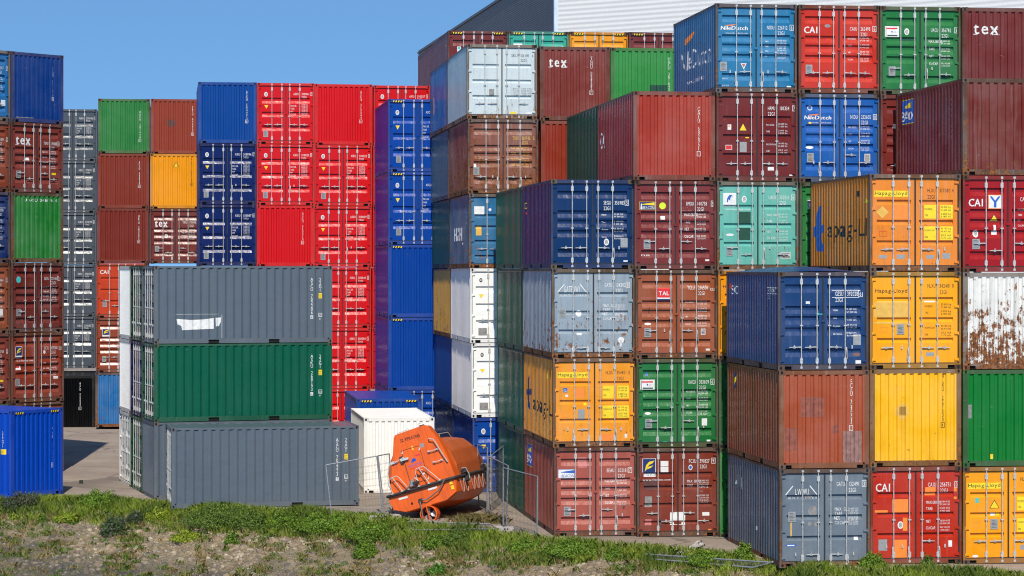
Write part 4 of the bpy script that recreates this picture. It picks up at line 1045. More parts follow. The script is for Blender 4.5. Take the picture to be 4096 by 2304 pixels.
for lv, lab in ((5, 'red container sliver behind the topmost blue high container'), (4, 'red container sliver behind the second blue high container'), (3, 'red container sliver beside the upper plain blue end'), (2, 'red container sliver beside the lower plain blue end')):
    put_c(lab, D3.at(lv), RED, rust=.02, st='C', hv=(.68,) * 4)

# --- far columns between the left block and the red wall
E0 = Stack(183, 80.2, 8, 196, 1.9); E1 = Stack(381, 84.6, 8, 207, 2.2, dz=.10); E2 = Stack(592, 84.8, 8, 207, 2.2, dz=.10)
for lv, n_, c_, lab in ((6, '270196', '1', 'charcoal grey container with white ledges, topmost of the far grey column'), (5, '270171', '7', 'charcoal grey container with white ledges, second from the top of the far grey column'),
                        (4, '270173', '8', 'charcoal grey container with white ledges, middle of the far grey column'), (3, '270178', '5', 'charcoal grey container with white ledges, second from the bottom of the far grey column'),
                        (2, '270153', '2', 'charcoal grey container with white ledges, just above the black one')):
    put_c(lab, E0.at(lv), '#59616b', rust=.02, st='C', hv=(.67,) * 4, door=asku(n_, c_))
K = Stack(176, 83.8, 8, 203, z0=.10)
put_c('black container with white vertical code, on the ground in the far corner', K.at(1, back=True), '#17171b', rust=.0, end=vert('ASCU 060040', '1', .71, .11, .56))
put_c('green container with blind end, highest of the far left columns against the sky', E1.at(6, back=True), '#3a8a45', rust=.14, end=vert('UAEU 387498', '5', .81, .21, .72), cast=rgb('#8a5640'))
put_c('brick brown container under the green one in the far column', E1.at(5, back=True), '#903c34', rust=.08, end=vert('FCIU 664828', '5', .81, .14, .56))
put_c('maroon container third down in the far column', E1.at(4, back=True), '#863632', rust=.08, end=vert('UETU 283605', '4', .81, .12, .57))
put_c('orange-red container with white letters beside the white ribbed end', E1.at(3), '#cc4630', rust=.12, st='B', hv=(.69, .78, .69, .78), plate=(.12, .70), door=cai(.07, .20, .42, .19))
put_c('brown container with small yellow wave sign, above the azure one', E1.at(2), '#9a4434', rust=.14, st='A', hv=(.72, .72, .72, .72), plate=(.12, .70), door=florens(.13, .20, .27, .315))
put_c('azure container with rusty post, on the ground in the far corner', E1.at(1, back=True), '#1a6cc0', rust=.34, frame=rgb('#6a6a70'))
put_c('rust-red container with blind end beside the clear blue top corner', E2.at(6, back=True), '#a0443a', rust=.08, end=vert('FBIU 046622', '9', .81, .12, .60) + [('R', .32, .38, .47, .50, 'dpatch')])
put_c('orange container with yellow triangle on its blind end, in the far column', E2.at(5, back=True), '#f29a12', rust=.10, end=vert('HLXU 129166', '4', .80, .08, .52, .095, 'black') + [('P', [(.44, .24), (.56, .24), (.50, .15)], 'black'), ('P', [(.455, .235), (.545, .235), (.50, .165)], 'yellow', .004)])
put_c('plum container with doors and white three-letter word, just above the grey roof', E2.at(4), '#80383a', rust=.14, st='A', hv=(.72, .80, .72, .80), plate=(.10, .68), door=tex(.10, .33, .17, .48) + ident('TEMU', '178041', '5', .27) + data(.40, .05, ('MAX. WT.', 'TARE WT.', 'PAYLOAD', 'CU. CAP.'), VALS, lh=.06, gap=.022) + round0(.32, .50))

# --- turned block at the left edge
F1 = Stack(47, 108.8, 50, None); TF = R(50)
F0 = Stack(47, 108.8, 50, None); F0.P = F1.P - F1.r * 2.50
zf = gz(-17) + .06
for S_ in (F0, F1): S_.z0 = zf
put_c('dark blue container with ribbed end and scraped sill, top of the turned block', F1.at(6, back=True), '#143f92', rust=.10, end=vert('SEGU 351690', '0', .80, .17, .60, .10) + [('R', .10, .925, .42, .935, 'grime')])
put_c('maroon container with white three-letter word on its doors, second from top of turned block', F1.at(5), '#8a3836', rust=.16, st='A', hv=(.72, .80, .72, .80), plate=(.11, .69), door=tex(.10, .315, .19, .55) + ident('TEMU', '139883', '0', .305) + data(.42, .07, ('MAX. WT.', 'TARE WT.', 'PAYLOAD', 'CU CAP.'), VALS, lh=.06) + sticker(.28, .50, .08, .04) + sticker(.79, .705, .08, .03, 'yellow'))
put_c('grass green container with ribbed end and rusty posts in the turned block', F1.at(4, back=True), '#2f8a3c', rust=.30, end=[('T', 'U AC U  34 80 96 0', .26, .125, .10, 'white', {'w': 1.5})], frame=rgb('#7a5a34'))
put_c('dark maroon container with pale blue round sticker', F1.at(3), '#7c302e', rust=.22, st='A', hv=(.70, .78, .70, .78), plate=(.10, .66), door=[('O', .14, .245, .11, .12, 'cyan')] + ident('BSIU', '231465', '1', .25) + data(.37, .06, ('MAX.WT.', 'TARE WT.', 'PAYLOAD', 'CU CAP'), VALS, lh=.07))
put_c('red-brown container with yellow wave sign, second from the ground in the turned block', F1.at(2), '#983c2e', rust=.22, st='A', hv=(.755,) * 4, plate=(.08, .655), frame=rgb('#944a30'), door=florens(.085, .20, .205, .325) + ident('FCIU', '659288', '5', .25, cu=.93) + [('O', .635, .285, .055, .07, 'white')] + data(.37, .08, ('MAX. GROSS', 'TARE', 'MAX. CARGO', 'CU. CAP.'), VALS, lh=.055) + [('R', .08, .47, .19, .53, 'white'), ('R', .095, .475, .17, .50, 'red', .004)] + sticker(.81, .64, .09, .035))
put_c('brown container at the ground of the turned block behind the bright blue one', F1.at(1), '#8a4632', rust=.3, st='A')
put_c('mid blue container with pale frame at the photo edge, topmost', F0.at(6), '#1f6cb8', rust=.22, st='A', frame=rgb('#b0a89a'), door=ident('NIDU', '237817', '7', .27, cu=.95) + data(.40, .06, vals=VALS) + sticker(.84, .70, .08, .09))
put_c('brick container with white numbers at the photo edge, under the mid blue one', F0.at(5), '#9a4638', rust=.24, st='A', door=ident('TGHU', '514189', '0', .28, cu=.95) + data(.40, .06, vals=VALS))
put_c('navy container with boxed white number at the photo edge', F0.at(4), '#1c3474', rust=.22, st='A', door=ident('GESU', '510190', '', .28) + data(.42, .08, vals=VALS) + [('R', .60, .225, .93, .23, 'white')])
put_c('tan-red container with white numbers at the photo edge', F0.at(3), '#a0503a', rust=.20, st='A', door=ident('BSIU', '224464', '2', .27, cu=.95) + data(.40, .08, vals=VALS) + sticker(.80, .66, .08, .09))
put_c('dark red container with yellow sticker at the photo edge', F0.at(2), '#8c382e', rust=.18, st='A', door=ident('TEMU', '215763', '2', .28, cu=.95) + data(.40, .06, vals=VALS) + sticker(.80, .66, .08, .03, 'yellow') + [('P', [(.80, .72), (.88, .72), (.84, .78)], 'black')])
put_c('green container top just showing over the bright blue roof', F0.at(1), '#3a8040', rust=.2)

def corner_box(label, xc, Y, th, L, H, long_front, col, row=0, lev=0, z0=None, flip=False, dx=0.0, **kw):
    """a box known by its nearest left corner (photo x, distance Y) and the turn of its front edge"""
    t = R(th); r = Vector((math.cos(t), math.sin(t))); d = Vector((-math.sin(t), math.cos(t)))
    P = Vector(((xc - CX) * Y / FPX, Y)) + r * dx
    a, b = (L, W) if long_front else (W, L)
    c = P + r * a / 2 + d * (b / 2 + row * (W + .06))
    z = (gz(c.x, c.y) if z0 is None else z0) + lev * H
    rz = t + (math.pi if flip else 0) if not long_front else t + (math.pi / 2 if flip else -math.pi / 2)
    return container(label, (c.x, c.y, z), rz, rgb(col), L=L, H=H, group=GR, **kw)

corner_box('bright blue high container with hazard stripes, alone on the ground at the left', 45, 79.9, 57, 6.058, HC, False, '#0a4ac8', flip=True, rust=.0, stripes=True, end=vert('ASCU 596040', '9', .80, .20, .62, .11),
           right=[('V', '25G1', .935, .23, .42, .12, 'white'), ('R', .915, .44, .955, .50, 'yellow'), ('T', '2,9m', .918, .48, .05, 'black', {'w': .1, 'o': .005})])
MG, MGR = '#68737e', '#0f5e4e'
MZ = gz(-9)
def dside(): return ident('ASCU', '702206', '', .20) + data(.40, .06, vals=VALS)
corner_box('long grey container with white scraped patch, top of the three-high sideways stack', 616, 80.2, 18, 6.058, 2.591, True, MG, lev=2, z0=MZ, rust=.03, st='C', door=dside(), plate=(.1, .78), cast=rgb('#706a64'),
           right=side_h22(.883, 'ASCU 702206', '8') + [('P', [(.125, .68), (.20, .695), (.27, .69), (.33, .672), (.33, .81), (.21, .82), (.155, .825), (.15, .77), (.13, .75)], 'white'), ('P', [(.34, .67), (.372, .665), (.37, .72), (.36, .775), (.342, .78)], 'white'), ('R', .12, .62, .36, .623, 'white'), ('R', .375, .63, .3765, .93, 'white')])
corner_box('long dark green container in the middle of the sideways stack', 616, 80.2, 18, 6.058, 2.591, True, MGR, lev=1, z0=MZ, rust=.04, st='C', door=dside(), right=side_h22(.883, 'ASKU 260193', '4'), cast=rgb('#3e5a44'))
corner_box('long grey container at the base of the sideways stack, ribbed end turned left', 616, 80.2, 18, 6.058, 2.591, True, MG, lev=0, z0=MZ, flip=True, rust=.04, st='C', cast=rgb('#706a64'))
corner_box('green container doors in the second row, topmost beside the white ribbed end', 616, 80.2, 18, 6.058, 2.591, True, '#1c4a36', row=1, lev=2, z0=MZ, rust=.05, st='C', door=dside())
corner_box('navy container doors in the second row of the sideways stack', 616, 80.2, 18, 6.058, 2.591, True, '#221e5c', row=1, lev=1, z0=MZ, rust=.05, st='C', door=dside())
corner_box('green container doors at the base of the second row', 616, 80.2, 18, 6.058, 2.591, True, '#1c5a40', row=1, lev=0, z0=MZ, rust=.05, st='C', door=dside())
corner_box('white container with ribbed end, topmost of the third row', 616, 80.2, 18, 6.058, 2.591, True, '#f6f4ee', row=2, lev=2, z0=MZ, flip=True, rust=.10)
corner_box('white container with ribbed end, middle of the third row', 616, 80.2, 18, 6.058, 2.591, True, '#f6f4ee', row=2, lev=1, z0=MZ, flip=True, rust=.10)
corner_box('white container with door rods, at the base of the third row', 616, 80.2, 18, 6.058, 2.591, True, '#f6f4ee', row=2, lev=0, z0=MZ, rust=.10, st='C')
corner_box('long grey container with flat grey roof, alone in front behind the grass', 685, 77.5, 12.5, 6.058, 2.591, True, MG, rust=.03, st='C', door=dside(), right=side_h22(.883, 'ASCU 702223', '7'), cast=rgb('#66707a'))
corner_box('plain white container with ribbed end, right behind the lifeboat', 1455, 83.3, 8, 6.058, 2.591, False, '#f8f6f0', flip=True, rust=.05)
corner_box('blue high container with flat roof behind the plain white one', 1425.5, 89.9, 8, 6.058, HC, False, '#0a4ab0', flip=True, rust=.02, stripes=True, end=[('V', 'ASCU', .81, .18, .4, .11, 'white')])
# ---------------------------------------------------------------- hall behind
m, g, b = new_mat('cladding_white')
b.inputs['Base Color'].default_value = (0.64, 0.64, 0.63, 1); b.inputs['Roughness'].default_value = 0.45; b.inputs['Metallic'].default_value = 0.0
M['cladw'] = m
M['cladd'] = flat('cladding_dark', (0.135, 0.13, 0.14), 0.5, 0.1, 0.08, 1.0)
M['cladtrim'] = flat('cladding_trim', (0.62, 0.68, 0.74), 0.4, 0.3)
def hall():
    root = empty('warehouse', (3.0, 130, gz(3)))
    tag(root, 'tall metal-clad warehouse behind the stacks, dark left flank and white ribbed front', 'warehouse')
    inv = root.matrix_world.inverted() if False else None
    o = Vector(root.location)
    Yc = 118.0
    cx_ = (2221 - CX) / FPX * Yc
    th = R(10.0)
    dd = Vector((-math.sin(th), math.cos(th))); rr = Vector((math.cos(th), math.sin(th)))
    ztop = EYE + (HY + 148) * Yc / FPX
    def P(s, t, z, n=0.0):     # along the front s, depth t
        q = Vector((cx_, Yc)) + rr * s + dd * t
        return (q.x - o.x, q.y - o.y, z - o.z)
    z0 = gz(0)
    def clad(fn, a0, a1, step, key, z_hi, outw):
        mb = MB(); z = z0; prof = []
        while z < z_hi:
            prof += [(z, 0), (z + step * .30, 0), (z + step * .45, outw), (z + step * .85, outw)]
            z += step
        for (za, na), (zb, nb) in zip(prof, prof[1:]):
            mb.poly([fn(a0, za, na), fn(a1, za, na), fn(a1, zb, nb), fn(a0, zb, nb)], key)
        return mb
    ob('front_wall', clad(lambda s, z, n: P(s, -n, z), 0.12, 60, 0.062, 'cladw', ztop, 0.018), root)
    # far left end of the flank: photo x 1664
    k = (1674 - CX) / FPX
    T = (k * Yc - cx_) / (dd.x - k * dd.y)
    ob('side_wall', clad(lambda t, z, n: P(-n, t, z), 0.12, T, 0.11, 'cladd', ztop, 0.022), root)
    mb = MB(); a = P(-.06, -.06, z0); c = P(.12, .12, ztop)
    for s0, s1, t0, t1 in ((-.06, .14, -.06, .14),):
        pts = [P(s0, t0, z0), P(s1, t0, z0), P(s1, t1, z0), P(s0, t1, z0), P(s0, t0, ztop), P(s1, t0, ztop), P(s1, t1, ztop), P(s0, t1, ztop)]
        mb.mesh(pts, [(0, 1, 5, 4), (1, 2, 6, 5), (2, 3, 7, 6), (3, 0, 4, 7), (4, 5, 6, 7)], 'cladtrim')
    ob('corner_trim', mb, root)
    mb = MB()
    for t0, t1, s0, s1, za, zb in ((-.1, T, -.10, -.03, ztop - .10, ztop - .02), (-.1, T, .02, .30, ztop + .02, ztop + .10)):
        pts = [P(s, t, z) for z in (za, zb) for t in (t0, t1) for s in (s0, s1)]
        mb.mesh(pts, [(0, 1, 3, 2), (4, 6, 7, 5), (2, 3, 7, 6), (0, 4, 5, 1), (0, 2, 6, 4), (1, 5, 7, 3)], 'cladd')
    ob('gutter', mb, root)
    mb = MB(); mb.poly([P(0, 0, ztop), P(60, 0, ztop), P(60, T, ztop), P(0, T, ztop)], 'cladd')
    ob('roof', mb, root)
    mb = MB(); mb.poly([P(0, T, z0), P(60, T, z0), P(60, T, ztop), P(0, T, ztop)], 'cladd')
    ob('rear_wall', mb, root)
hall()

# ---------------------------------------------------------------- lifeboat
M['orange_hull'] = None
m, g, b = new_mat('orange_grp')
tcn = g.add('ShaderNodeTexCoord').outputs['Object']
c = g.mix(g.mapr(g.noise(tcn, 1.3, 5, 0.65), 0.35, 0.7), (0.84, 0.125, 0.004), (0.68, 0.095, 0.006))
st = g.add('ShaderNodeVectorMath', operation='MULTIPLY'); g.link(tcn, st.inputs[0]); st.inputs[1].default_value = (6, 6, .8)
c = g.mix(g.mapr(g.noise(st.outputs[0], 1.5, 5, .7), 0.48, 0.75, 0, .6), c, (0.24, 0.07, 0.02))
c = g.mix(g.mapr(g.noise(tcn, 9, 5, .7), 0.66, 0.70, 0, .5), c, (0.75, .42, .25))
g.link(c, b.inputs['Base Color']); b.inputs['Roughness'].default_value = 0.38
M['hull'] = m
m, g, b = new_mat('faded_orange_canopy')
tcn = g.add('ShaderNodeTexCoord').outputs['Object']
c = g.mix(g.mapr(g.noise(tcn, 1.6, 6, 0.7), 0.3, 0.7), (0.52, 0.10, 0.014), (0.33, 0.068, 0.016))
st = g.add('ShaderNodeVectorMath', operation='MULTIPLY'); g.link(tcn, st.inputs[0]); st.inputs[1].default_value = (2, 7, .8)
c = g.mix(g.mapr(g.noise(st.outputs[0], 1.5, 5, .7), 0.5, 0.8, 0, .75), c, (0.16, 0.075, 0.045))
g.link(c, b.inputs['Base Color']); b.inputs['Roughness'].default_value = 0.55
M['canopy'] = m
M['fender'] = flat('black_fender_rubber', (0.03, 0.028, 0.027), 0.7, 0, .4, 15)
M['rope'] = flat('pale_rope', (0.42, 0.41, 0.38), 0.8)
M['strap'] = flat('grey_webbing', (0.16, 0.15, 0.13), 0.9)
M['silverrail'] = flat('grey_painted_rail', (0.55, 0.55, 0.53), 0.45, .2, .15, 20)
M['logo_blue'] = flat('blue_emblem', (0.03, 0.10, 0.55), 0.5)
M['logo_red'] = flat('red_emblem', (0.65, 0.03, 0.05), 0.5)

def lifeboat():
    PHI, ROLL, PITCH = R(-15), R(-17), R(-1.0)
    M0 = px(1683.9, 1948.6, 74.8)
    rot = Matrix.Rotation(PHI, 4, 'Z') @ Matrix.Rotation(ROLL, 4, 'Y') @ Matrix.Rotation(PITCH, 4, 'X')
    root = bpy.data.objects.new('lifeboat', None); COL.objects.link(root)
    root.location = M0; root.rotation_mode = 'QUATERNION'; root.rotation_quaternion = rot.to_quaternion(); root.empty_display_size = .4
    tag(root, 'orange enclosed lifeboat lying tilted on the asphalt, propeller at its stern', 'lifeboat')
    # local: x across the stern (right +), y forward, z up, origin mid stern at fender height
    def loft(mb, secs, key, cap0=True, cap1=True):
        n = len(secs[0]); i0 = len(mb.v); k = mb.mi(key)
        for s_ in secs: mb.v += [tuple(p) for p in s_]
        for a in range(len(secs) - 1):
            for j in range(n - 1):
                q = i0 + a * n + j
                mb.f.append((q, q + 1, q + n + 1, q + n)); mb.m.append(k)
        if cap0: mb.f.append(tuple(i0 + j for j in range(n))); mb.m.append(k)
        if cap1: mb.f.append(tuple(i0 + (len(secs) - 1) * n + j for j in reversed(range(n)))); mb.m.append(k)
    # hull sections: fraction of half beam, from port gunwale under the keel to starboard
    hull = MB(); secs = []
    for y, bm, kd, ch, gun in ((0.0, 1.10, .60, .42, 0.0), (.10, 1.14, .66, .46, 0.0), (1.2, 1.17, .78, .50, 0.0), (2.6, 1.16, .86, .52, .01), (3.8, 1.06, .86, .50, .05), (4.8, .82, .78, .44, .12), (5.5, .46, .62, .34, .20), (5.85, .12, .35, .2, .27)):
        s = [(-bm, y, gun), (-bm * .99, y, gun - ch * .35), (-bm * .93, y, gun - ch), (-bm * .62, y, gun - (ch + kd) * .5 - .06), (-bm * .25, y, gun - kd + .03), (0, y, gun - kd)]
        s += [(-a, b_, c_) for a, b_, c_ in reversed(s[:-1])]
        secs.append(s)
    loft(hull, secs, 'hull')
    h = ob('hull', hull, root); 
    md = h.modifiers.new('bevel', 'BEVEL'); md.width = .09; md.segments = 4; md.limit_method = 'ANGLE'; md.angle_limit = R(14); h.data.polygons.foreach_set('use_smooth', [True] * len(h.data.polygons)); md.harden_normals = True
    # canopy behind the steering tower
    can = MB(); secs = []
    for y, bm, ht, gun in ((0.55, 1.10, 1.34, 0.0), (1.6, 1.12, 1.38, 0), (2.8, 1.10, 1.38, .01), (3.6, 1.04, 1.30, .04), (4.3, .90, 1.10, .09), (4.9, .66, .76, .14), (5.4, .35, .32, .20)):
        s = [(-bm, y, gun), (-bm * .99, y, gun + ht * .30), (-bm * .90, y, gun + ht * .62), (-bm * .66, y, gun + ht * .88), (-bm * .35, y, gun + ht * .98), (-bm * .1, y, gun + ht)]
        s += [(-a, b_, c_) for a, b_, c_ in reversed(s)]
        secs.append(s)
    loft(can, secs, 'canopy')
    # ribs and rivets of the canopy
    cn = ob('canopy', can, root)
    md = cn.modifiers.new('bevel', 'BEVEL'); md.width = .06; md.segments = 4; md.limit_method = 'ANGLE'; md.angle_limit = R(10); md.harden_normals = True; smooth(cn)
    # tower: stern profile
    prof = [(-1.0, .04), (-.81, .54), (-.56, 1.20), (-.39, 1.68), (-.33, 1.74), (.64, 1.78), (.72, 1.74), (.93, 1.27), (1.06, .69), (1.18, .04)]
    tw = MB(); secs = []
    for y, k, kz in ((0.0, 1.0, 1.0), (.45, 1.0, 1.0), (.62, .97, .97), (.85, .93, .70)):
        secs.append([(x * k if x * k else 0, y, z * (kz if z > .7 else 1)) for x, z in prof])
    loft(tw, secs, 'hull')
    t = ob('steering_tower', tw, root)
    md = t.modifiers.new('bevel', 'BEVEL'); md.width = .05; md.segments = 4; md.limit_method = 'ANGLE'; md.angle_limit = R(20); md.harden_normals = True; smooth(t)
    # lettering and emblem on the aft face go into a thin plate mesh of the tower
    mk = MB()
    def txt(s, x, z, hgt, key, wd, up=0.0, off=.004, sl=0):
        ps, tw_ = text_polys(s, hgt, wd, slant=sl)
        for p in ps: mk.poly([(x + a, -off, z + b_ + up * (x + a)) for a, b_ in p], key)
    def rect(x0, z0_, x1, z1_, key, off=.003): mk.poly([(x0, -off, z0_), (x1, -off, z0_), (x1, -off, z1_), (x0, -off, z1_)], key)
    txt('32 PERSONS', -.24, 1.50, .10, 'black', .66, off=.006); txt('32 PERSONS', -.236, 1.50, .10, 'black', .66, off=.007)
    rect(.34, 1.16, .46, 1.29, 'plate')
    rect(.06, 1.17, .11, 1.30, 'yellow')
    for i, (dx, dz) in enumerate(((0, 0), (.04, .05), (.08, .02))):
        mk.poly([(-.10 + dx, -.004, .80 + dz), (.0 + dx, -.004, .80 + dz), (.03 + dx, -.004, .87 + dz), (-.06 + dx, -.004, .87 + dz)], 'logo_blue')
    txt('NOVATEC', -.20, .68, .07, 'logo_blue', .44); txt('RESCUE', -.17, .60, .06, 'logo_red', .38)
    rect(.10, .96, .26, 1.0, 'logo_red'); rect(.11, .36, .25, .40, 'white'); rect(.16, .42, .20, .53, 'white')
    # door outline, seams
    for a, b_, c_, d_ in ((-.30, .20, -.285, 1.25), (.30, .15, .315, 1.20), (-.30, 1.235, .315, 1.25), (-.3, .16, .315, .175)): rect(a, b_, c_, d_, 'fender', .004)
    for x, z in ((-.30, 1.20), (.27, 1.16), (.29, .22)): mk.poly([(x - .03, -.007, z - .05), (x + .06, -.007, z + .05), (x + .03, -.007, z - .06)], 'silverrail')
    ob('aft_door', mk, root)
    hm = MB()
    def bar(pts, r=.013, key='silverrail', n=6): hm.tube(pts, r, key, n)
    # the two hoops over the stern
    for x0, sgn in ((-.92, 1), (-.02, 1)):
        w_ = .56 if x0 < -.5 else .70; hh = .52 if x0 < -.5 else .58
        bar([(x0, -.10, .06), (x0 + .02, -.14, hh - .10), (x0 + .08, -.15, hh), (x0 + .30, -.15, hh + .02), (x0 + .36, -.14, hh - .04), (x0 + w_, -.10, .05)])
        bar([(x0 + .16, -.15, hh), (x0 + .34, -.11, .05)]); 
        for xx in (x0, x0 + .34, x0 + w_): hm.box((xx - .03, -.13, .03), (xx + .03, -.04, .06), 'silverrail')
    ob('stern_rail', hm, root)
    for x0, z0_, x1, z1_ in ((.55, .98, .86, .98), (.62, .62, .90, .62), (-.55, .95, -.30, 1.02)):
        hm = MB()
        bar([(x0, 0, z0_), (x0, -.07, z0_), (x1, -.07, z1_), (x1, 0, z1_)], .013)
        hm.box((x0 - .02, -.05, z0_ - .03), (x0 + .04, 0, z0_ + .03), 'silverrail'); hm.box((x1 - .04, -.05, z1_ - .03), (x1 + .02, 0, z1_ + .03), 'silverrail'); ob('grab_handle', hm, root)
    hm = MB()
    bar([(.66, -.02, 1.34), (.70, -.10, 1.36), (.84, -.10, 1.30), (1.0, -.10, .78), (1.06, -.05, .52), (1.06, 0, .52)], .018, 'rope')
    ob('grab_rail', hm, root); hm = MB()
    bar([(-.93, -.03, .08), (-.98, -.05, .35), (-.92, -.05, .62), (-.80, -.04, .90), (-.70, 0, .98)], .014, 'rope')
    hm.box((-.74, -.06, .92), (-.60, 0, 1.0), 'silverrail'); hm.box((-.40, -.06, .86), (-.30, 0, 1.08), 'fender'); hm.box((-.38, -.08, .93), (-.12, -.02, 1.0), 'silverrail')
    ob('door_latch', hm, root)
    hm = MB(); 
    n = 12
    hm.tube([(.10 , 0, .46), (.10, -.09, .46)], [.10, .085], 'hull', n); ob('porthole_cover', hm, root)
    # tow hook machinery
    hm = MB(); hm.box((-.28, -.16, .10), (-.12, -.02, .26), 'plate'); hm.box((-.16, -.20, .14), (.02, -.06, .22), 'fender'); hm.tube([(-.22, -.12, .25), (-.05, -.18, .34), (.02, -.16, .20)], .02, 'silverrail')
    hm.tube([(-.55, -.14, .02), (-.30, -.18, .12), (-.2, -.16, .30)], .018, 'strap'); ob('tow_hook', hm, root)
    # fender tube round the gunwale
    pts = [(-1.13, .9, .0), (-1.15, .1, -.0), (-1.12, -.05, -.0), (-.9, -.06, -.0), (0, -.06, 0), (.95, -.06, 0), (1.10, -.05, 0), (1.18, .1, 0), (1.21, 1.2, 0), (1.20, 2.6, .01), (1.10, 3.8, .05), (.86, 4.8, .12), (.48, 5.5, .20), (.0, 5.9, .27), (-.48, 5.5, .20), (-.86, 4.8, .12), (-1.10, 3.8, .05), (-1.20, 2.6, .01), (-1.19, 1.4, 0)]
    hm = MB(); hm.tube(pts, .045, 'fender', 8, closed=True)
    f = ob('fender', hm, root); smooth(f)
    for y, x in ((.9, 1.20), (3.3, 1.15)):
        hm = MB()
        for dz in (.12, -.13): hm.tube([(x - .06, y, dz), (x + .10, y - .02, dz)], [.10, .085], 'fender', 6)
        hm.tube([(x + .02, y - .2, .22), (x + .10, y - .05, .20), (x + .13, y + .02, .0), (x + .08, y + .05, -.25)], .014, 'silverrail')
        ob('bumper', hm, root)
    # becketed grab line along the starboard side
    hm = MB()
    for i in range(6):
        y0 = .25 + i * .47 + (.25 if i > 1 else 0); x = 1.17 - max(0, (y0 - 2.8) * .12)
        q = []
        for k in range(9):
            a = k / 8
            q.append((x + .03 - .05 * math.sin(math.pi * a), y0 + a * .40, -.09 - .42 * math.sin(math.pi * a)))
        hm.tube(q, .008, 'rope', 5)
    ob('grab_line', hm, root)
    hm = MB(); hm.tube([(.35, .9, 1.30), (.35, 1.0, 1.50), (.35, 3.2, 1.50), (.35, 3.5, 1.25)], .012, 'silverrail'); hm.tube([(.35, 2.2, 1.3), (.35, 2.2, 1.50)], .01, 'silverrail'); ob('roof_rail', hm, root)
    hm = MB(); hm.tube([(.05, .2, 1.74), (.05, .2, 1.86)], .012, 'silverrail'); hm.tube([(.38, .15, 1.76), (.42, .15, 1.90), (.55, .15, 1.90)], .012, 'silverrail'); hm.tube([(-.30, .1, 1.73), (-.28, .1, 1.80), (.05, .1, 1.82)], .011, 'silverrail'); hm.box((.45, .1, 1.78), (.58, .25, 1.84), 'fender'); ob('roof_light', hm, root)
    # steering nozzle and propeller
    hm = MB(); ring = MB(); cz = -.86; n = 20
    for (r0, r1, y0, y1) in ((.275, .275, -.02, .34), (.245, .245, -.02, .34)):
        for k in range(n):
            a = 2 * math.pi * k / n; b_ = 2 * math.pi * (k + 1) / n
            ring.poly([(r0 * math.cos(a), y0, cz + r0 * math.sin(a)), (r0 * math.cos(b_), y0, cz + r0 * math.sin(b_)), (r1 * math.cos(b_), y1, cz + r1 * math.sin(b_)), (r1 * math.cos(a), y1, cz + r1 * math.sin(a))], 'hull')
    for k in range(n):
        a = 2 * math.pi * k / n; b_ = 2 * math.pi * (k + 1) / n
        for y in (-.02, .34): ring.poly([(.275 * math.cos(a), y, cz + .275 * math.sin(a)), (.275 * math.cos(b_), y, cz + .275 * math.sin(b_)), (.245 * math.cos(b_), y, cz + .245 * math.sin(b_)), (.245 * math.cos(a), y, cz + .245 * math.sin(a))], 'hull')
    ring.box((-.014, -.03, cz - .26), (.014, .02, cz + .26), 'hull')
    ring.box((-.05, .25, cz + .2), (.05, .8, -.5), 'hull')
    ob('propeller_nozzle', ring, root)
    hm.tube([(0, .05, cz), (0, .30, cz)], [.03, .05], 'plate', 8)
    for k in range(3):
        a = R(90 + 120 * k + 20); q = []
        for r_, w_ in ((.03, .03), (.10, .09), (.17, .10), (.21, .04)):
            c_ = (r_ * math.cos(a), .15, cz + r_ * math.sin(a)); tx, tz = -math.sin(a), math.cos(a)
            q.append(((c_[0] - tx * w_, .11, c_[2] - tz * w_), (c_[0] + tx * w_, .19, c_[2] + tz * w_)))
        for (p0, p1), (p2, p3) in zip(q, q[1:]):
            hm.poly([p0, p1, p3, p2], 'plate'); hm.poly([(p[0], p[1] + .012, p[2]) for p in (p2, p3, p1, p0)], 'plate')
    ob('propeller', hm, root)
    # strap hanging from the stern
    hm = MB(); hm.tube([(.85, -.12, .03), (.55, -.13, -.25), (.10, -.10, -.42), (-.10, -.08, -.38)], .02, 'strap', 4); hm.tube([(-.12, -.10, -.38), (-.16, -.12, -.8), (-.22, -.14, -1.20), (-.1, -.2, -1.23), (.1, -.22, -1.18)], .02, 'strap', 4)
    hm.tube([(-.16, -.02, -.38), (-.06, -.10, -.38)], .05, 'fender', 8); hm.tube([(-.42, -.01, -.40), (-.42, -.02, -.40)], .035, 'hole_shade', 8)
    ob('strap', hm, root)
    mk = MB()
    for x0, z0_, x1, z1_, key in ((-.80, -.20, -.50, -.14, 'white'), (.20, -.17, .50, -.11, 'white'), (.92, -.18, 1.02, -.10, 'yellow'), (.93, -.34, 1.03, -.22, 'yellow')):
        mk.poly([(x0, -.012, z0_), (x1, -.012, z0_), (x1, -.012, z1_), (x0, -.012, z1_)], key)
    ob('reflective_tape', mk, root)
lifeboat()

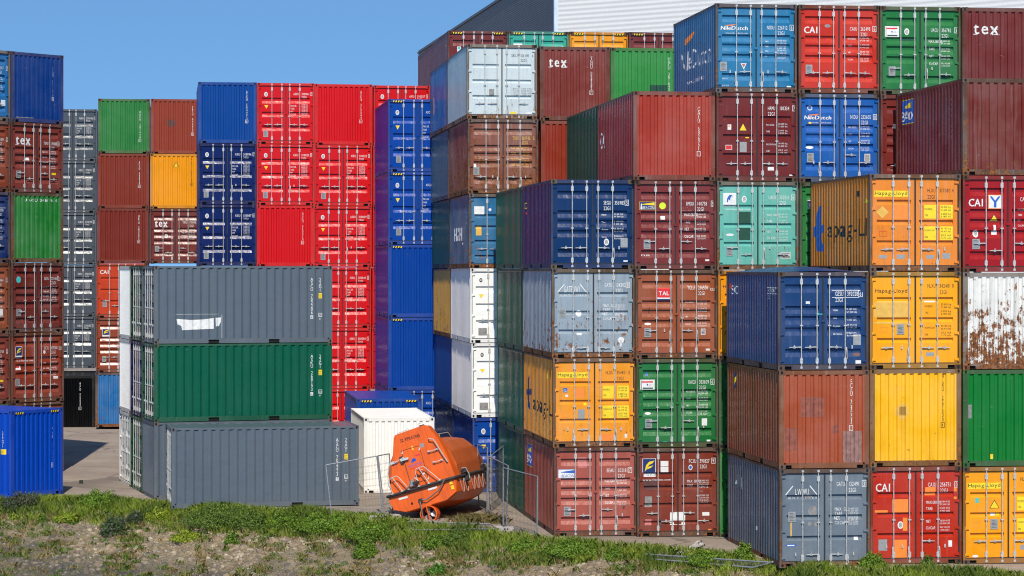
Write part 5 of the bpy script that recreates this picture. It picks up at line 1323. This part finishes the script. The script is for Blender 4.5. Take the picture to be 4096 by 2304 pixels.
# ---------------------------------------------------------------- fences
def fence_panel(label, A_, B_, ha, hb, nwire=7, r=.021, top=True, bottom=True, lean=(0, 0, 0)):
    """A_, B_ feet of the two posts; ha, hb tops"""
    root = empty('mesh_fence', tuple(A_)); tag(root, label, 'mesh fence', 'temporary mesh fence panels')
    o = Vector(A_); A_, B_, ha, hb = [Vector(v) - o for v in (A_, B_, ha, hb)]
    p = MB(); p.tube([A_, ha], r, 'fzinc', 8); ob('post', p, root)
    p = MB(); p.tube([B_, hb], r, 'fzinc', 8); ob('post', p, root)
    p = MB(); p.tube([ha, hb], r * .85, 'fzinc', 8); ob('rail', p, root)
    p = MB(); p.tube([A_.lerp(ha, .06), B_.lerp(hb, .06)], r * .7, 'fzinc', 6); ob('rail', p, root)
    mb = MB(); L_ = (B_ - A_).length
    nv = int(L_ / .10)
    for i in range(1, nv):
        t_ = i / nv; mb.tube([A_.lerp(B_, t_) + Vector((0, 0, .1)), ha.lerp(hb, t_)], .0022, 'wire', 3, False)
    for j in range(1, nwire + 1):
        t_ = .06 + .9 * j / (nwire + 1)
        for e in (0, .012): mb.tube([A_.lerp(ha, t_ + e), B_.lerp(hb, t_ + e)], .003, 'wire', 3, False)
    ob('wire_mesh', mb, root)
    return root
M['wire'] = flat('fence_wire', (0.05, 0.05, 0.05), 0.8)
def gp(x, y): return ground_hit(x, y)
def top_of(x, y, foot, dy=0.0): return px(x, y, foot.y + dy)
a = gp(1328, 2074); b_ = gp(1532, 2062)
fence_panel('leaning mesh fence panel in front of the lone grey container', a, b_, px(1303, 1860, a.y + .25), px(1507, 1824, b_.y + .15))
a2 = b_ + Vector((.06, .05, 0)); c2 = gp(1572, 2052)
fence_panel('narrow mesh fence panel between the leaning post and the stern of the lifeboat', a2, c2, px(1512, 1823, a2.y + .15), px(1557, 1815, c2.y))
a = gp(1948, 2056); c2 = gp(1915, 2040)
fence_panel('mesh fence panel running behind the bow of the lifeboat', c2, a, px(1911, 1779, c2.y), px(1950, 1791, a.y))
a = gp(1957, 2058); b_ = gp(2025, 2110)
fence_panel('angled mesh fence panel beside the dark green flank', a, b_, px(1956, 1826, a.y), px(2033, 1863, b_.y))
a = gp(2013, 2113); b_ = gp(2148, 2150)
fence_panel('upright mesh fence panel in front of the crimson container', a, b_, px(2013.5, 1871, a.y), px(2150, 1906, b_.y))
a = gp(1960, 2052) + Vector((.05, .5, 0)); b_ = a + Vector((.35, 3.2, 0))
fence_panel('mesh fence panel running back along the dark green containers', a, b_, a + Vector((0, 0, 1.8)), b_ + Vector((0, 0, 1.85)), 5)

def flat_panel(label, pts, name='mesh_fence'):
    root = empty(name, tuple(pts[0])); tag(root, label, 'mesh fence', 'fallen mesh fence panels')
    q = [Vector(p) - Vector(pts[0]) for p in pts]
    p = MB(); p.tube(q, .021, 'fzinc', 7, closed=True); ob('rail', p, root)
    mb = MB(); n = int((q[1] - q[0]).length / .12)
    for i in range(1, n): mb.tube([q[0].lerp(q[1], i / n), q[3].lerp(q[2], i / n)], .003, 'wire', 3, False)
    for j in range(1, 9): mb.tube([q[0].lerp(q[3], j / 9), q[1].lerp(q[2], j / 9)], .003, 'wire', 3, False)
    ob('wire_mesh', mb, root)
def gh(x, y, l=.05): return ground_hit(x, y, l)
flat_panel('mesh fence panel lying flat on the ground in front of the lifeboat', [gh(1630, 2103, .12), gh(1963, 2112, .12), gh(1984, 2135, .14), gh(1650, 2136, .12)])
flat_panel('fallen mesh fence frame half buried in the grass at the lower right', [gh(2582, 2240, .16), gh(3084, 2280, .20), gh(3010, 2291, .14), gh(2598, 2253, .12)])
p = MB(); a = gh(3086, 2280, .2); b_ = gh(3118, 2266, .22); p.tube([Vector((0, 0, 0)), b_ - a], .026, 'fzinc', 8)
o = ob('steel_tube', p); o.location = a; tag(o, 'short steel tube stub sticking out of the grass beside the fallen frame', 'steel tube')

M['concrete'] = flat('fence_foot_concrete', (0.36, 0.33, 0.30), 0.9, 0, .25, 12, .5)
def foot(label, p, rz, tilt=(0, 0), L_=.72, hw=.12, hh=.14):
    """concrete fence foot: low block with bevelled ends and clamp holes"""
    mb = MB(); l = L_ / 2
    outl = [(-l, 0), (-l, hh * .5), (-l + .08, hh), (-.1, hh), (-.06, hh * .75), (.06, hh * .75), (.1, hh), (l - .08, hh), (l, hh * .5), (l, 0)]
    n = len(outl)
    mb.mesh([(x, -hw, z) for x, z in outl] + [(x, hw, z) for x, z in outl], [tuple(range(n)), tuple(reversed(range(n, 2 * n)))] + [(i, i + n, (i + 1) % n + n, (i + 1) % n) for i in range(n)], 'concrete')
    for x in (-.22, -.13, .13, .22):
        mb.mesh([(x + .028 * math.cos(k * math.pi / 4), .0 + .028 * math.sin(k * math.pi / 4), hh + .002) for k in range(8)], [tuple(range(8))], 'hole_shade')
        mb.mesh([(x + .028 * math.cos(k * math.pi / 4), -hw - .002, hh * .5 + .028 * math.sin(k * math.pi / 4)) for k in range(8)], [tuple(range(8))], 'hole_shade')
    o = ob('fence_foot', mb); o.location = p; o.rotation_euler = (tilt[0], tilt[1], rz); tag(o, label, 'fence foot', 'concrete fence feet')
    md = o.modifiers.new('b', 'BEVEL'); md.width = .012; md.segments = 1
foot('grey concrete fence foot under the leaning fence post', gh(1518, 2078, -.01), R(12))
foot('pale concrete fence foot next to the stern of the lifeboat', gh(1560, 2074, -.01), R(20))
foot('concrete fence foot where the angled and upright fence panels meet', gh(2012, 2122, -.01), R(-28))
foot('tipped concrete fence foot in the grass below the red-brown container', gh(2785, 2196, .0), R(25), (R(25), R(-30)), .5)
foot('broken concrete lump half sunk in grass between fallen frame and yard', gh(2778, 2238, -.02), R(-10), (R(15), R(10)), .42)
foot('dark concrete lump beside the fallen fence frame', gh(2738, 2218, -.03), R(40), (R(-10), 0), .36)
foot('concrete block leaning against the steel grey container', gh(3172, 2232, .02), R(20), (R(10), R(-38)), .75)
foot('small concrete block lying below the leaning one', gh(3205, 2238, -.02), R(-10), (R(-15), R(12)), .5)
# ---------------------------------------------------------------- vegetation and rubble
def leafmat(name, rough=0.55):
    m, g, b = new_mat(name)
    at = g.add('ShaderNodeAttribute'); at.attribute_name = 'tint'
    g.link(at.outputs['Color'], b.inputs['Base Color']); b.inputs['Roughness'].default_value = rough
    b.inputs['Specular IOR Level'].default_value = 0.3
    # thin leaves let some light through
    tr = g.add('ShaderNodeBsdfTranslucent'); g.link(at.outputs['Color'], tr.inputs['Color'])
    mx = g.add('ShaderNodeMixShader'); mx.inputs[0].default_value = 0.28
    outn = m.node_tree.nodes['Material Output']
    g.link(b.outputs[0], mx.inputs[1]); g.link(tr.outputs[0], mx.inputs[2]); g.link(mx.outputs[0], outn.inputs['Surface'])
    return m
M['leaf'] = leafmat('leaf_green')

def quick_mesh(name, verts, faces_n, nper, cols, mat):
    """verts (N*nper,3); each element is one fan polygon of nper vertices"""
    N = faces_n
    me = bpy.data.meshes.new(name)
    me.vertices.add(N * nper); me.vertices.foreach_set('co', verts.astype(np.float32).ravel())
    me.loops.add(N * nper); me.loops.foreach_set('vertex_index', np.arange(N * nper, dtype=np.int32))
    me.polygons.add(N); me.polygons.foreach_set('loop_start', np.arange(0, N * nper, nper, dtype=np.int32))
    ca = me.color_attributes.new('tint', 'FLOAT_COLOR', 'POINT')
    c4 = np.ones((N * nper, 4), dtype=np.float32); c4[:, :3] = np.repeat(cols, nper, axis=0)
    ca.data.foreach_set('color', c4.ravel())
    me.materials.append(mat); me.update(calc_edges=True); me.validate()
    return me

def blades(base, hgt, wid, lean, col):
    """base (N,3); bent blades made of a quad and a tip"""
    N = len(base); az = rng.uniform(0, 2 * np.pi, N); la = rng.uniform(0, 2 * np.pi, N)
    dx = np.cos(az)[:, None]; dy = np.sin(az)[:, None]
    side = np.concatenate([dx, dy, np.zeros((N, 1))], 1) * (wid[:, None] / 2)
    ln = np.stack([np.cos(la) * lean * hgt, np.sin(la) * lean * hgt, np.zeros(N)], 1)
    up = np.stack([np.zeros(N), np.zeros(N), hgt], 1)
    p0 = base - side; p1 = base + side
    mid = base + up * .6 + ln * .35
    tip = base + up * (1 - .3 * lean[:, None]) + ln
    V = np.stack([p0, p1, mid + side * .7, tip, mid - side * .7], 1).reshape(-1, 3)
    return V

def terr_arr(X, Y): return np.array([terr(float(a), float(b)) for a, b in zip(X, Y)])

def fastn(X, Y, f, s):
    return np.array([mnoise.noise(Vector((x * f + s, y * f + s, s))) for x, y in zip(X, Y)])

def grass():
    # dense ragged belt along the crest
    N = 230000
    X = rng.uniform(-19.5, 15.5, N); d = rng.uniform(-1.2, 3.6, N)
    c = crest(X); Y = c - d / .86
    n1 = fastn(X, Y, .55, 5.0); n2 = fastn(X, Y, 1.7, 9.0)
    # belt limits in d (metres down the bank) along X
    hi = np.interp(X, [-19, -14, -10, -6, -3, -1, 2, 5, 8, 11, 15], [1.7, 1.9, 2.0, 1.7, 1.9, 2.1, 1.5, 1.6, 1.7, 1.5, 1.2]) + n1 * .9 + n2 * .5
    lo = np.interp(X, [-19, -14, -10, -6, -3.6, -2.5, 1, 2, 7, 9, 11, 13, 15], [-.3, -.55, -.55, -.5, -.35, -.1, -.2, -.2, .0, -.2, -.55, -.2, .05]) + n2 * .35
    edge = np.clip((hi - d) / .5, 0, 1) * np.clip((d - lo) / .15, 0, 1)
    keep = rng.uniform(0, 1, N) < edge * (0.62 + .8 * n2)
    X, Y, d, n1, n2 = X[keep], Y[keep], d[keep], n1[keep], n2[keep]
    Z = terr_arr(X, Y)
    N = len(X)
    h = (.12 + .15 * rng.uniform(0, 1, N) + .20 * np.clip(n1 + .1, 0, 1)) * np.clip(1.15 - .22 * np.abs(d - .5), .5, 1.2)
    wd = rng.uniform(.012, .030, N)
    g1 = np.array([.13, .205, .022]); g2 = np.array([.27, .35, .04]); g3 = np.array([.34, .30, .08]); g4 = np.array([.07, .13, .02])
    t = np.clip(.5 + n2 + rng.normal(0, .25, N), 0, 1)[:, None]
    col = g1 * (1 - t) + g2 * t
    dk = (n1 > .18)[:, None] * .6; col = col * (1 - dk) + g4 * dk
    dry = (rng.uniform(0, 1, N) < .05 + .30 * np.clip((d - hi[keep] + .9), 0, 1))[:, None]
    col = np.where(dry, g3 * rng.uniform(.6, 1.2, (N, 1)), col) * rng.uniform(.75, 1.25, (N, 1))
    V1 = blades(np.stack([X, Y, Z - .02], 1), h, wd, rng.uniform(.1, .7, N), col); C1_ = col
    # scattered tufts on the bank
    T = 10000
    tx = rng.uniform(-19.5, 15.5, T); td = rng.uniform(1.0, 8.5, T); ty = crest(tx) - td / .86
    tn = fastn(tx, ty, .8, 21.0)
    k = rng.uniform(0, 1, T) < np.clip(.40 + 1.5 * tn - .045 * td, .03, 1)
    tx, ty, td = tx[k], ty[k], td[k]; T = len(tx)
    per = 40
    r = rng.uniform(.04, .13, T)
    X = np.repeat(tx, per) + rng.normal(0, 1, T * per) * np.repeat(r, per); Y = np.repeat(ty, per) + rng.normal(0, 1, T * per) * np.repeat(r, per)
    Z = np.repeat(terr_arr(tx, ty), per) - .01; N = T * per
    h = np.repeat(rng.uniform(.06, .19, T), per) * rng.uniform(.5, 1.2, N)
    kind = np.repeat(rng.uniform(0, 1, T), per)[:, None]
    cg = np.where(kind < .38, np.array([.13, .22, .03]), np.where(kind < .60, np.array([.22, .24, .05]), np.array([.36, .27, .11])))
    col = cg * rng.uniform(.6, 1.3, (N, 1))
    V2 = blades(np.stack([X, Y, Z + .03], 1), h, rng.uniform(.010, .022, N), rng.uniform(.3, 1.0, N), col)
    V = np.concatenate([V1, V2]); C = np.concatenate([C1_, col])
    o = ob('grass', quick_mesh('grass', V, len(C), 5, C, M['leaf'])); tag(o, 'ragged green grass along the crest of the bank with tufts below', kind='stuff')
grass()

def leaf_cloud(cx_, cy, cz, rx, ry, rz, n, ls, cols, flower=None):
    """leaves on the shell and inside a lumpy dome"""
    u = rng.normal(0, 1, (n, 3)); u /= np.linalg.norm(u, axis=1)[:, None]; u[:, 2] = np.abs(u[:, 2])
    rad = rng.uniform(.35, 1.0, n) ** .5
    lump = np.array([1 + .45 * mnoise.noise(Vector((a * 2.2 + cx_, b_ * 2.2 + cy, c_ * 2.2))) for a, b_, c_ in u])
    P = u * (rad * lump)[:, None] * np.array([rx, ry, rz]) + np.array([cx_, cy, cz])
    a = rng.normal(0, 1, (n, 3)); a /= np.linalg.norm(a, axis=1)[:, None]
    b_ = np.cross(a, u + rng.normal(0, .5, (n, 3))); b_ /= np.linalg.norm(b_, axis=1)[:, None] + 1e-6
    s = ls * rng.uniform(.6, 1.3, n)[:, None]
    V = np.stack([P - a * s, P + b_ * s * .45, P + a * s, P - b_ * s * .45], 1).reshape(-1, 3)
    ci = rng.integers(0, len(cols), n)
    C = np.array(cols)[ci] * rng.uniform(.65, 1.35, (n, 1))
    if flower is not None:
        k = rng.uniform(0, 1, n) < .10; C[k] = flower
    return V, C

G_D = [(.12, .19, .03), (.155, .23, .035), (.085, .14, .02)]
G_M = [(.14, .24, .02), (.20, .31, .03), (.10, .18, .02)]
G_Y = [(.26, .34, .02), (.34, .36, .03), (.17, .26, .02)]
def bush(label, x, y, w_, h_, cols, name='weed_bush', n=2600, flower=None, ls=.035, sink=.03, cat='weed bush'):
    p = ground_hit(x, y); s = 0.5 * w_ * p.y / FPX; hz = h_ * p.y / FPX
    V, C = leaf_cloud(0, 0, -sink, s, s * .8, hz, n, ls, cols, flower)
    root = empty(name, tuple(p)); tag(root, label, cat, 'weeds on the bank')
    ob('foliage', quick_mesh('foliage', V, len(C), 4, C, M['leaf']), root)
    mb = MB()
    for i in range(9):
        a = rng.uniform(0, 6.28); r_ = rng.uniform(.3, .9)
        mb.tube([(0.02 * i - .08, 0, -.05), (s * r_ * .5 * math.cos(a), s * .4 * r_ * math.sin(a), hz * .5), (s * r_ * math.cos(a), s * .8 * r_ * math.sin(a), hz * rng.uniform(.7, 1.12))], [.009, .006, .002], 'stem', 4)
    ob('stem', mb, root)
M['stem'] = flat('weed_stem', (.09, .12, .03), .8)
B_ = [
 ('broad dark nettle clump in front of the lone grey container', 880, 2095, 330, 80, G_D, 9000, None),
 ('nettle mound with ragged top right of the broad clump', 1010, 2112, 150, 75, G_D, 3000, None),
 ('round green bush on the crest left of the sideways stack', 395, 2020, 170, 60, G_M, 4200, None),
 ('grey-green flowering weed at the foot of the bright blue container', 90, 2028, 190, 60, [(.07, .08, .04), (.05, .07, .03), (.09, .10, .05)], 3600, (.20, .17, .20)),
 ('dark purple-flowered bush lower down the bank', 455, 2135, 120, 78, [(.06, .10, .03), (.085, .13, .04)], 3000, (.22, .18, .24)),
 ('small dark flowering weed beside the purple-flowered bush', 540, 2100, 90, 60, [(.04, .06, .025), (.06, .085, .03)], 1800, (.2, .17, .2)),
 ('bright yellow-green creeping weed on the stones below the nettles', 752, 2160, 150, 38, G_Y, 2600, None),
 ('lime green weed tuft on the stones left of centre', 640, 2080, 130, 50, G_Y, 2200, None),
 ('low yellow-green weed under the left grass belt', 265, 2080, 110, 34, G_Y, 1800, None),
 ('small round lime weed at the left edge of the stones', 55, 2080, 34, 28, G_Y, 700, None),
 ('small green weed below the left grass belt', 168, 2088, 44, 32, G_M, 900, None),
 ('pair-leaf lime weed low on the stones under the nettles', 925, 2170, 60, 42, G_M, 1000, None),
 ('dark green trailing weed right of the nettles', 1020, 2125, 70, 42, G_D, 1200, None),
 ('small bright green weed dot beside the creeping yellow one', 825, 2162, 32, 26, G_M, 500, None),
 ('thick leafy green weed patch on the crest below the fence foot', 1290, 2115, 260, 62, G_M, 6000, None),
 ('leafy weed mound in front of the leaning fence panel', 1130, 2105, 160, 60, G_M, 3600, None),
 ('sprawling leafy weed hanging down the bank under the lifeboat', 1460, 2225, 110, 70, G_M, 2600, None),
 ('dense leafy weed below the propeller of the lifeboat', 1480, 2150, 230, 70, G_M, 5200, None),
 ('dark leafy bush right of the flat-lying fence panel', 1830, 2170, 150, 50, G_D, 4200, None),
 ('mid green leafy weed between the dark bush and the upright fence', 1740, 2185, 100, 50, G_M, 2200, None),
 ('leafy creeper mound below the crimson container', 2290, 2210, 260, 52, G_M, 6000, None),
 ('leafy creeper mound near the upright fence panel', 2110, 2200, 170, 46, G_M, 3600, None),
 ('bright spiky grass clump below the crimson container', 2460, 2240, 90, 56, G_M, 2200, None),
 ('tall leafy shrub at the corner of the steel grey container', 2975, 2240, 80, 70, G_M, 2600, None),
 ('leafy weed belt in front of the fallen fence frame', 2830, 2250, 200, 48, G_M, 4200, None),
 ('spreading green bush in front of the vermilion container', 3490, 2268, 110, 58, G_M, 3400, None),
 ('thin tall weed at the foot of the vermilion doors', 3710, 2270, 60, 56, G_D, 900, None),
 ('vivid green grass ball on the stones at bottom centre', 1750, 2300, 80, 46, [(.09, .22, .03), (.12, .26, .03)], 2000, None),
 ('light green round grass clump beneath the round green bush', 330, 2060, 60, 24, G_M, 900, None),
 ('low leafy weed at the lower right corner', 3880, 2302, 160, 40, G_D, 2600, None),
]
for lab, x, y, w_, h_, cols, n, fl in B_:
    bush(lab, x, y, w_, h_, cols, n=n, flower=fl)

# dry wispy grass by the bow of the lifeboat
def dry():
    p = ground_hit(1915, 2085); N = 5000
    X = p.x + rng.normal(0, .35, N); Y = p.y + rng.normal(0, .45, N)
    Z = terr_arr(X, Y)
    c = np.where(rng.uniform(0, 1, (N, 1)) < .6, np.array([.34, .25, .10]), np.array([.16, .18, .05])) * rng.uniform(.6, 1.2, (N, 1))
    V = blades(np.stack([X, Y, Z - .01], 1), rng.uniform(.08, .30, N), rng.uniform(.008, .016, N), rng.uniform(.3, 1.1, N), c)
    o = ob('dry_grass', quick_mesh('dry_grass', V, N, 5, c, M['leaf'])); tag(o, 'straw-coloured dry grass on the mound by the bow of the lifeboat', kind='stuff')
dry()

# stones pressed into the bank
def stonemat():
    m, g, b = new_mat('bank_stone')
    at = g.add('ShaderNodeAttribute'); at.attribute_name = 'tint'
    tcn = g.add('ShaderNodeTexCoord').outputs['Object']
    c = g.mix(g.mapr(g.noise(tcn, 16, 6, .7), .35, .7, 0, .75), at.outputs['Color'], (.08, .06, .05))
    c = g.mix(g.mapr(g.noise(tcn, 10, 5, .75), .60, .64, 0, .9), c, (.50, .48, .40))
    g.link(c, b.inputs['Base Color']); b.inputs['Roughness'].default_value = .92
    bn = g.add('ShaderNodeBump'); bn.inputs['Strength'].default_value = .8; bn.inputs['Distance'].default_value = .03
    g.link(g.noise(tcn, 22, 6, .7), bn.inputs['Height']); g.link(bn.outputs[0], b.inputs['Normal'])
    return m
M['stone'] = stonemat()
def stones():
    N = 34000
    X = rng.uniform(-20, 15.5, N); d = rng.uniform(1.0, 9.0, N); Y = crest(X) - d / .86
    low = .055 * X - .34 * d + 2.4 * (fastn(X, Y, .3, 31.0))          # smoother tarred foot at the lower left
    k = rng.uniform(0, 1, N) < np.clip(1.25 + .42 * low, .12, 1)
    X, Y, d = X[k], Y[k], d[k]; N = len(X); Z = terr_arr(X, Y)
    th = np.linspace(0, 2 * np.pi, 7)[:-1]
    s = .018 + .095 * rng.uniform(0, 1, N) ** 2.6 * rng.uniform(.7, 1.1, N)
    rot = rng.uniform(0, 6.28, N)
    rings = []
    tilt = rng.normal(0, .18, (N, 2))
    for rr, hh in ((1.0, -.4), (.88, .38), (.5, .58)):
        q = np.zeros((N, 6, 3))
        jr = rng.uniform(.75, 1.25, (N, 6))
        q[:, :, 0] = np.cos(th[None] + rot[:, None]) * s[:, None] * rr * jr * 1.25
        q[:, :, 1] = np.sin(th[None] + rot[:, None]) * s[:, None] * rr * jr
        q[:, :, 2] = s[:, None] * (hh + rng.uniform(-.12, .12, (N, 6))) * .8 + q[:, :, 0] * tilt[:, :1] + q[:, :, 1] * (tilt[:, 1:] + .26)
        rings.append(q)
    V = np.concatenate(rings, 1) + np.stack([X, Y, Z], 1)[:, None, :]
    V = V.reshape(-1, 3)
    F = []
    for a in (0, 6):
        for j in range(6): F.append((a + j, a + (j + 1) % 6, a + 6 + (j + 1) % 6, a + 6 + j))
    me = bpy.data.meshes.new('rubble_stones')
    faces = []
    base = np.arange(N) * 18
    quads = (np.array(F)[None] + base[:, None, None]).reshape(-1, 4)
    hexa = (np.arange(12, 18)[None] + base[:, None])
    me.vertices.add(len(V)); me.vertices.foreach_set('co', V.astype(np.float32).ravel())
    li = np.concatenate([quads.ravel(), hexa.ravel()]).astype(np.int32)
    me.loops.add(len(li)); me.loops.foreach_set('vertex_index', li)
    ls = np.concatenate([np.arange(len(quads)) * 4, len(quads) * 4 + np.arange(N) * 6]).astype(np.int32)
    me.polygons.add(len(ls)); me.polygons.foreach_set('loop_start', ls)
    pal = np.array([(.31, .235, .135), (.27, .20, .115), (.22, .17, .105), (.42, .35, .23), (.17, .135, .09), (.28, .195, .12)])
    c = pal[rng.integers(0, len(pal), N)] * rng.uniform(.85, 1.40, (N, 1))
    dk = np.clip(-(low[k]) * .8 - 1.1, 0, 1)[:, None]; c = c * (1 - dk) + np.array([.085, .078, .07]) * dk
    ca = me.color_attributes.new('tint', 'FLOAT_COLOR', 'POINT'); c4 = np.ones((len(V), 4), np.float32); c4[:, :3] = np.repeat(c, 18, axis=0); ca.data.foreach_set('color', c4.ravel())
    me.materials.append(M['stone']); me.update(calc_edges=True); me.validate()
    o = ob('rubble_stones', me); tag(o, 'weathered stones and lichen-spotted rubble covering the bank', kind='stuff')
stones()

# small loose block on the asphalt
mb = MB(); mb.mesh([(-.07, -.06, 0), (.07, -.07, 0), (.06, .06, 0), (-.06, .05, 0), (-.06, -.05, .12), (.05, -.06, .13), (.055, .05, .11), (-.05, .045, .12)], [(0, 1, 5, 4), (1, 2, 6, 5), (2, 3, 7, 6), (3, 0, 4, 7), (4, 5, 6, 7), (3, 2, 1, 0)], 'rubber')
o = ob('loose_stone', mb); o.location = gh(325, 1934, 0); tag(o, 'single dark cobble lying on the open asphalt left of the sideways stack', 'stone')
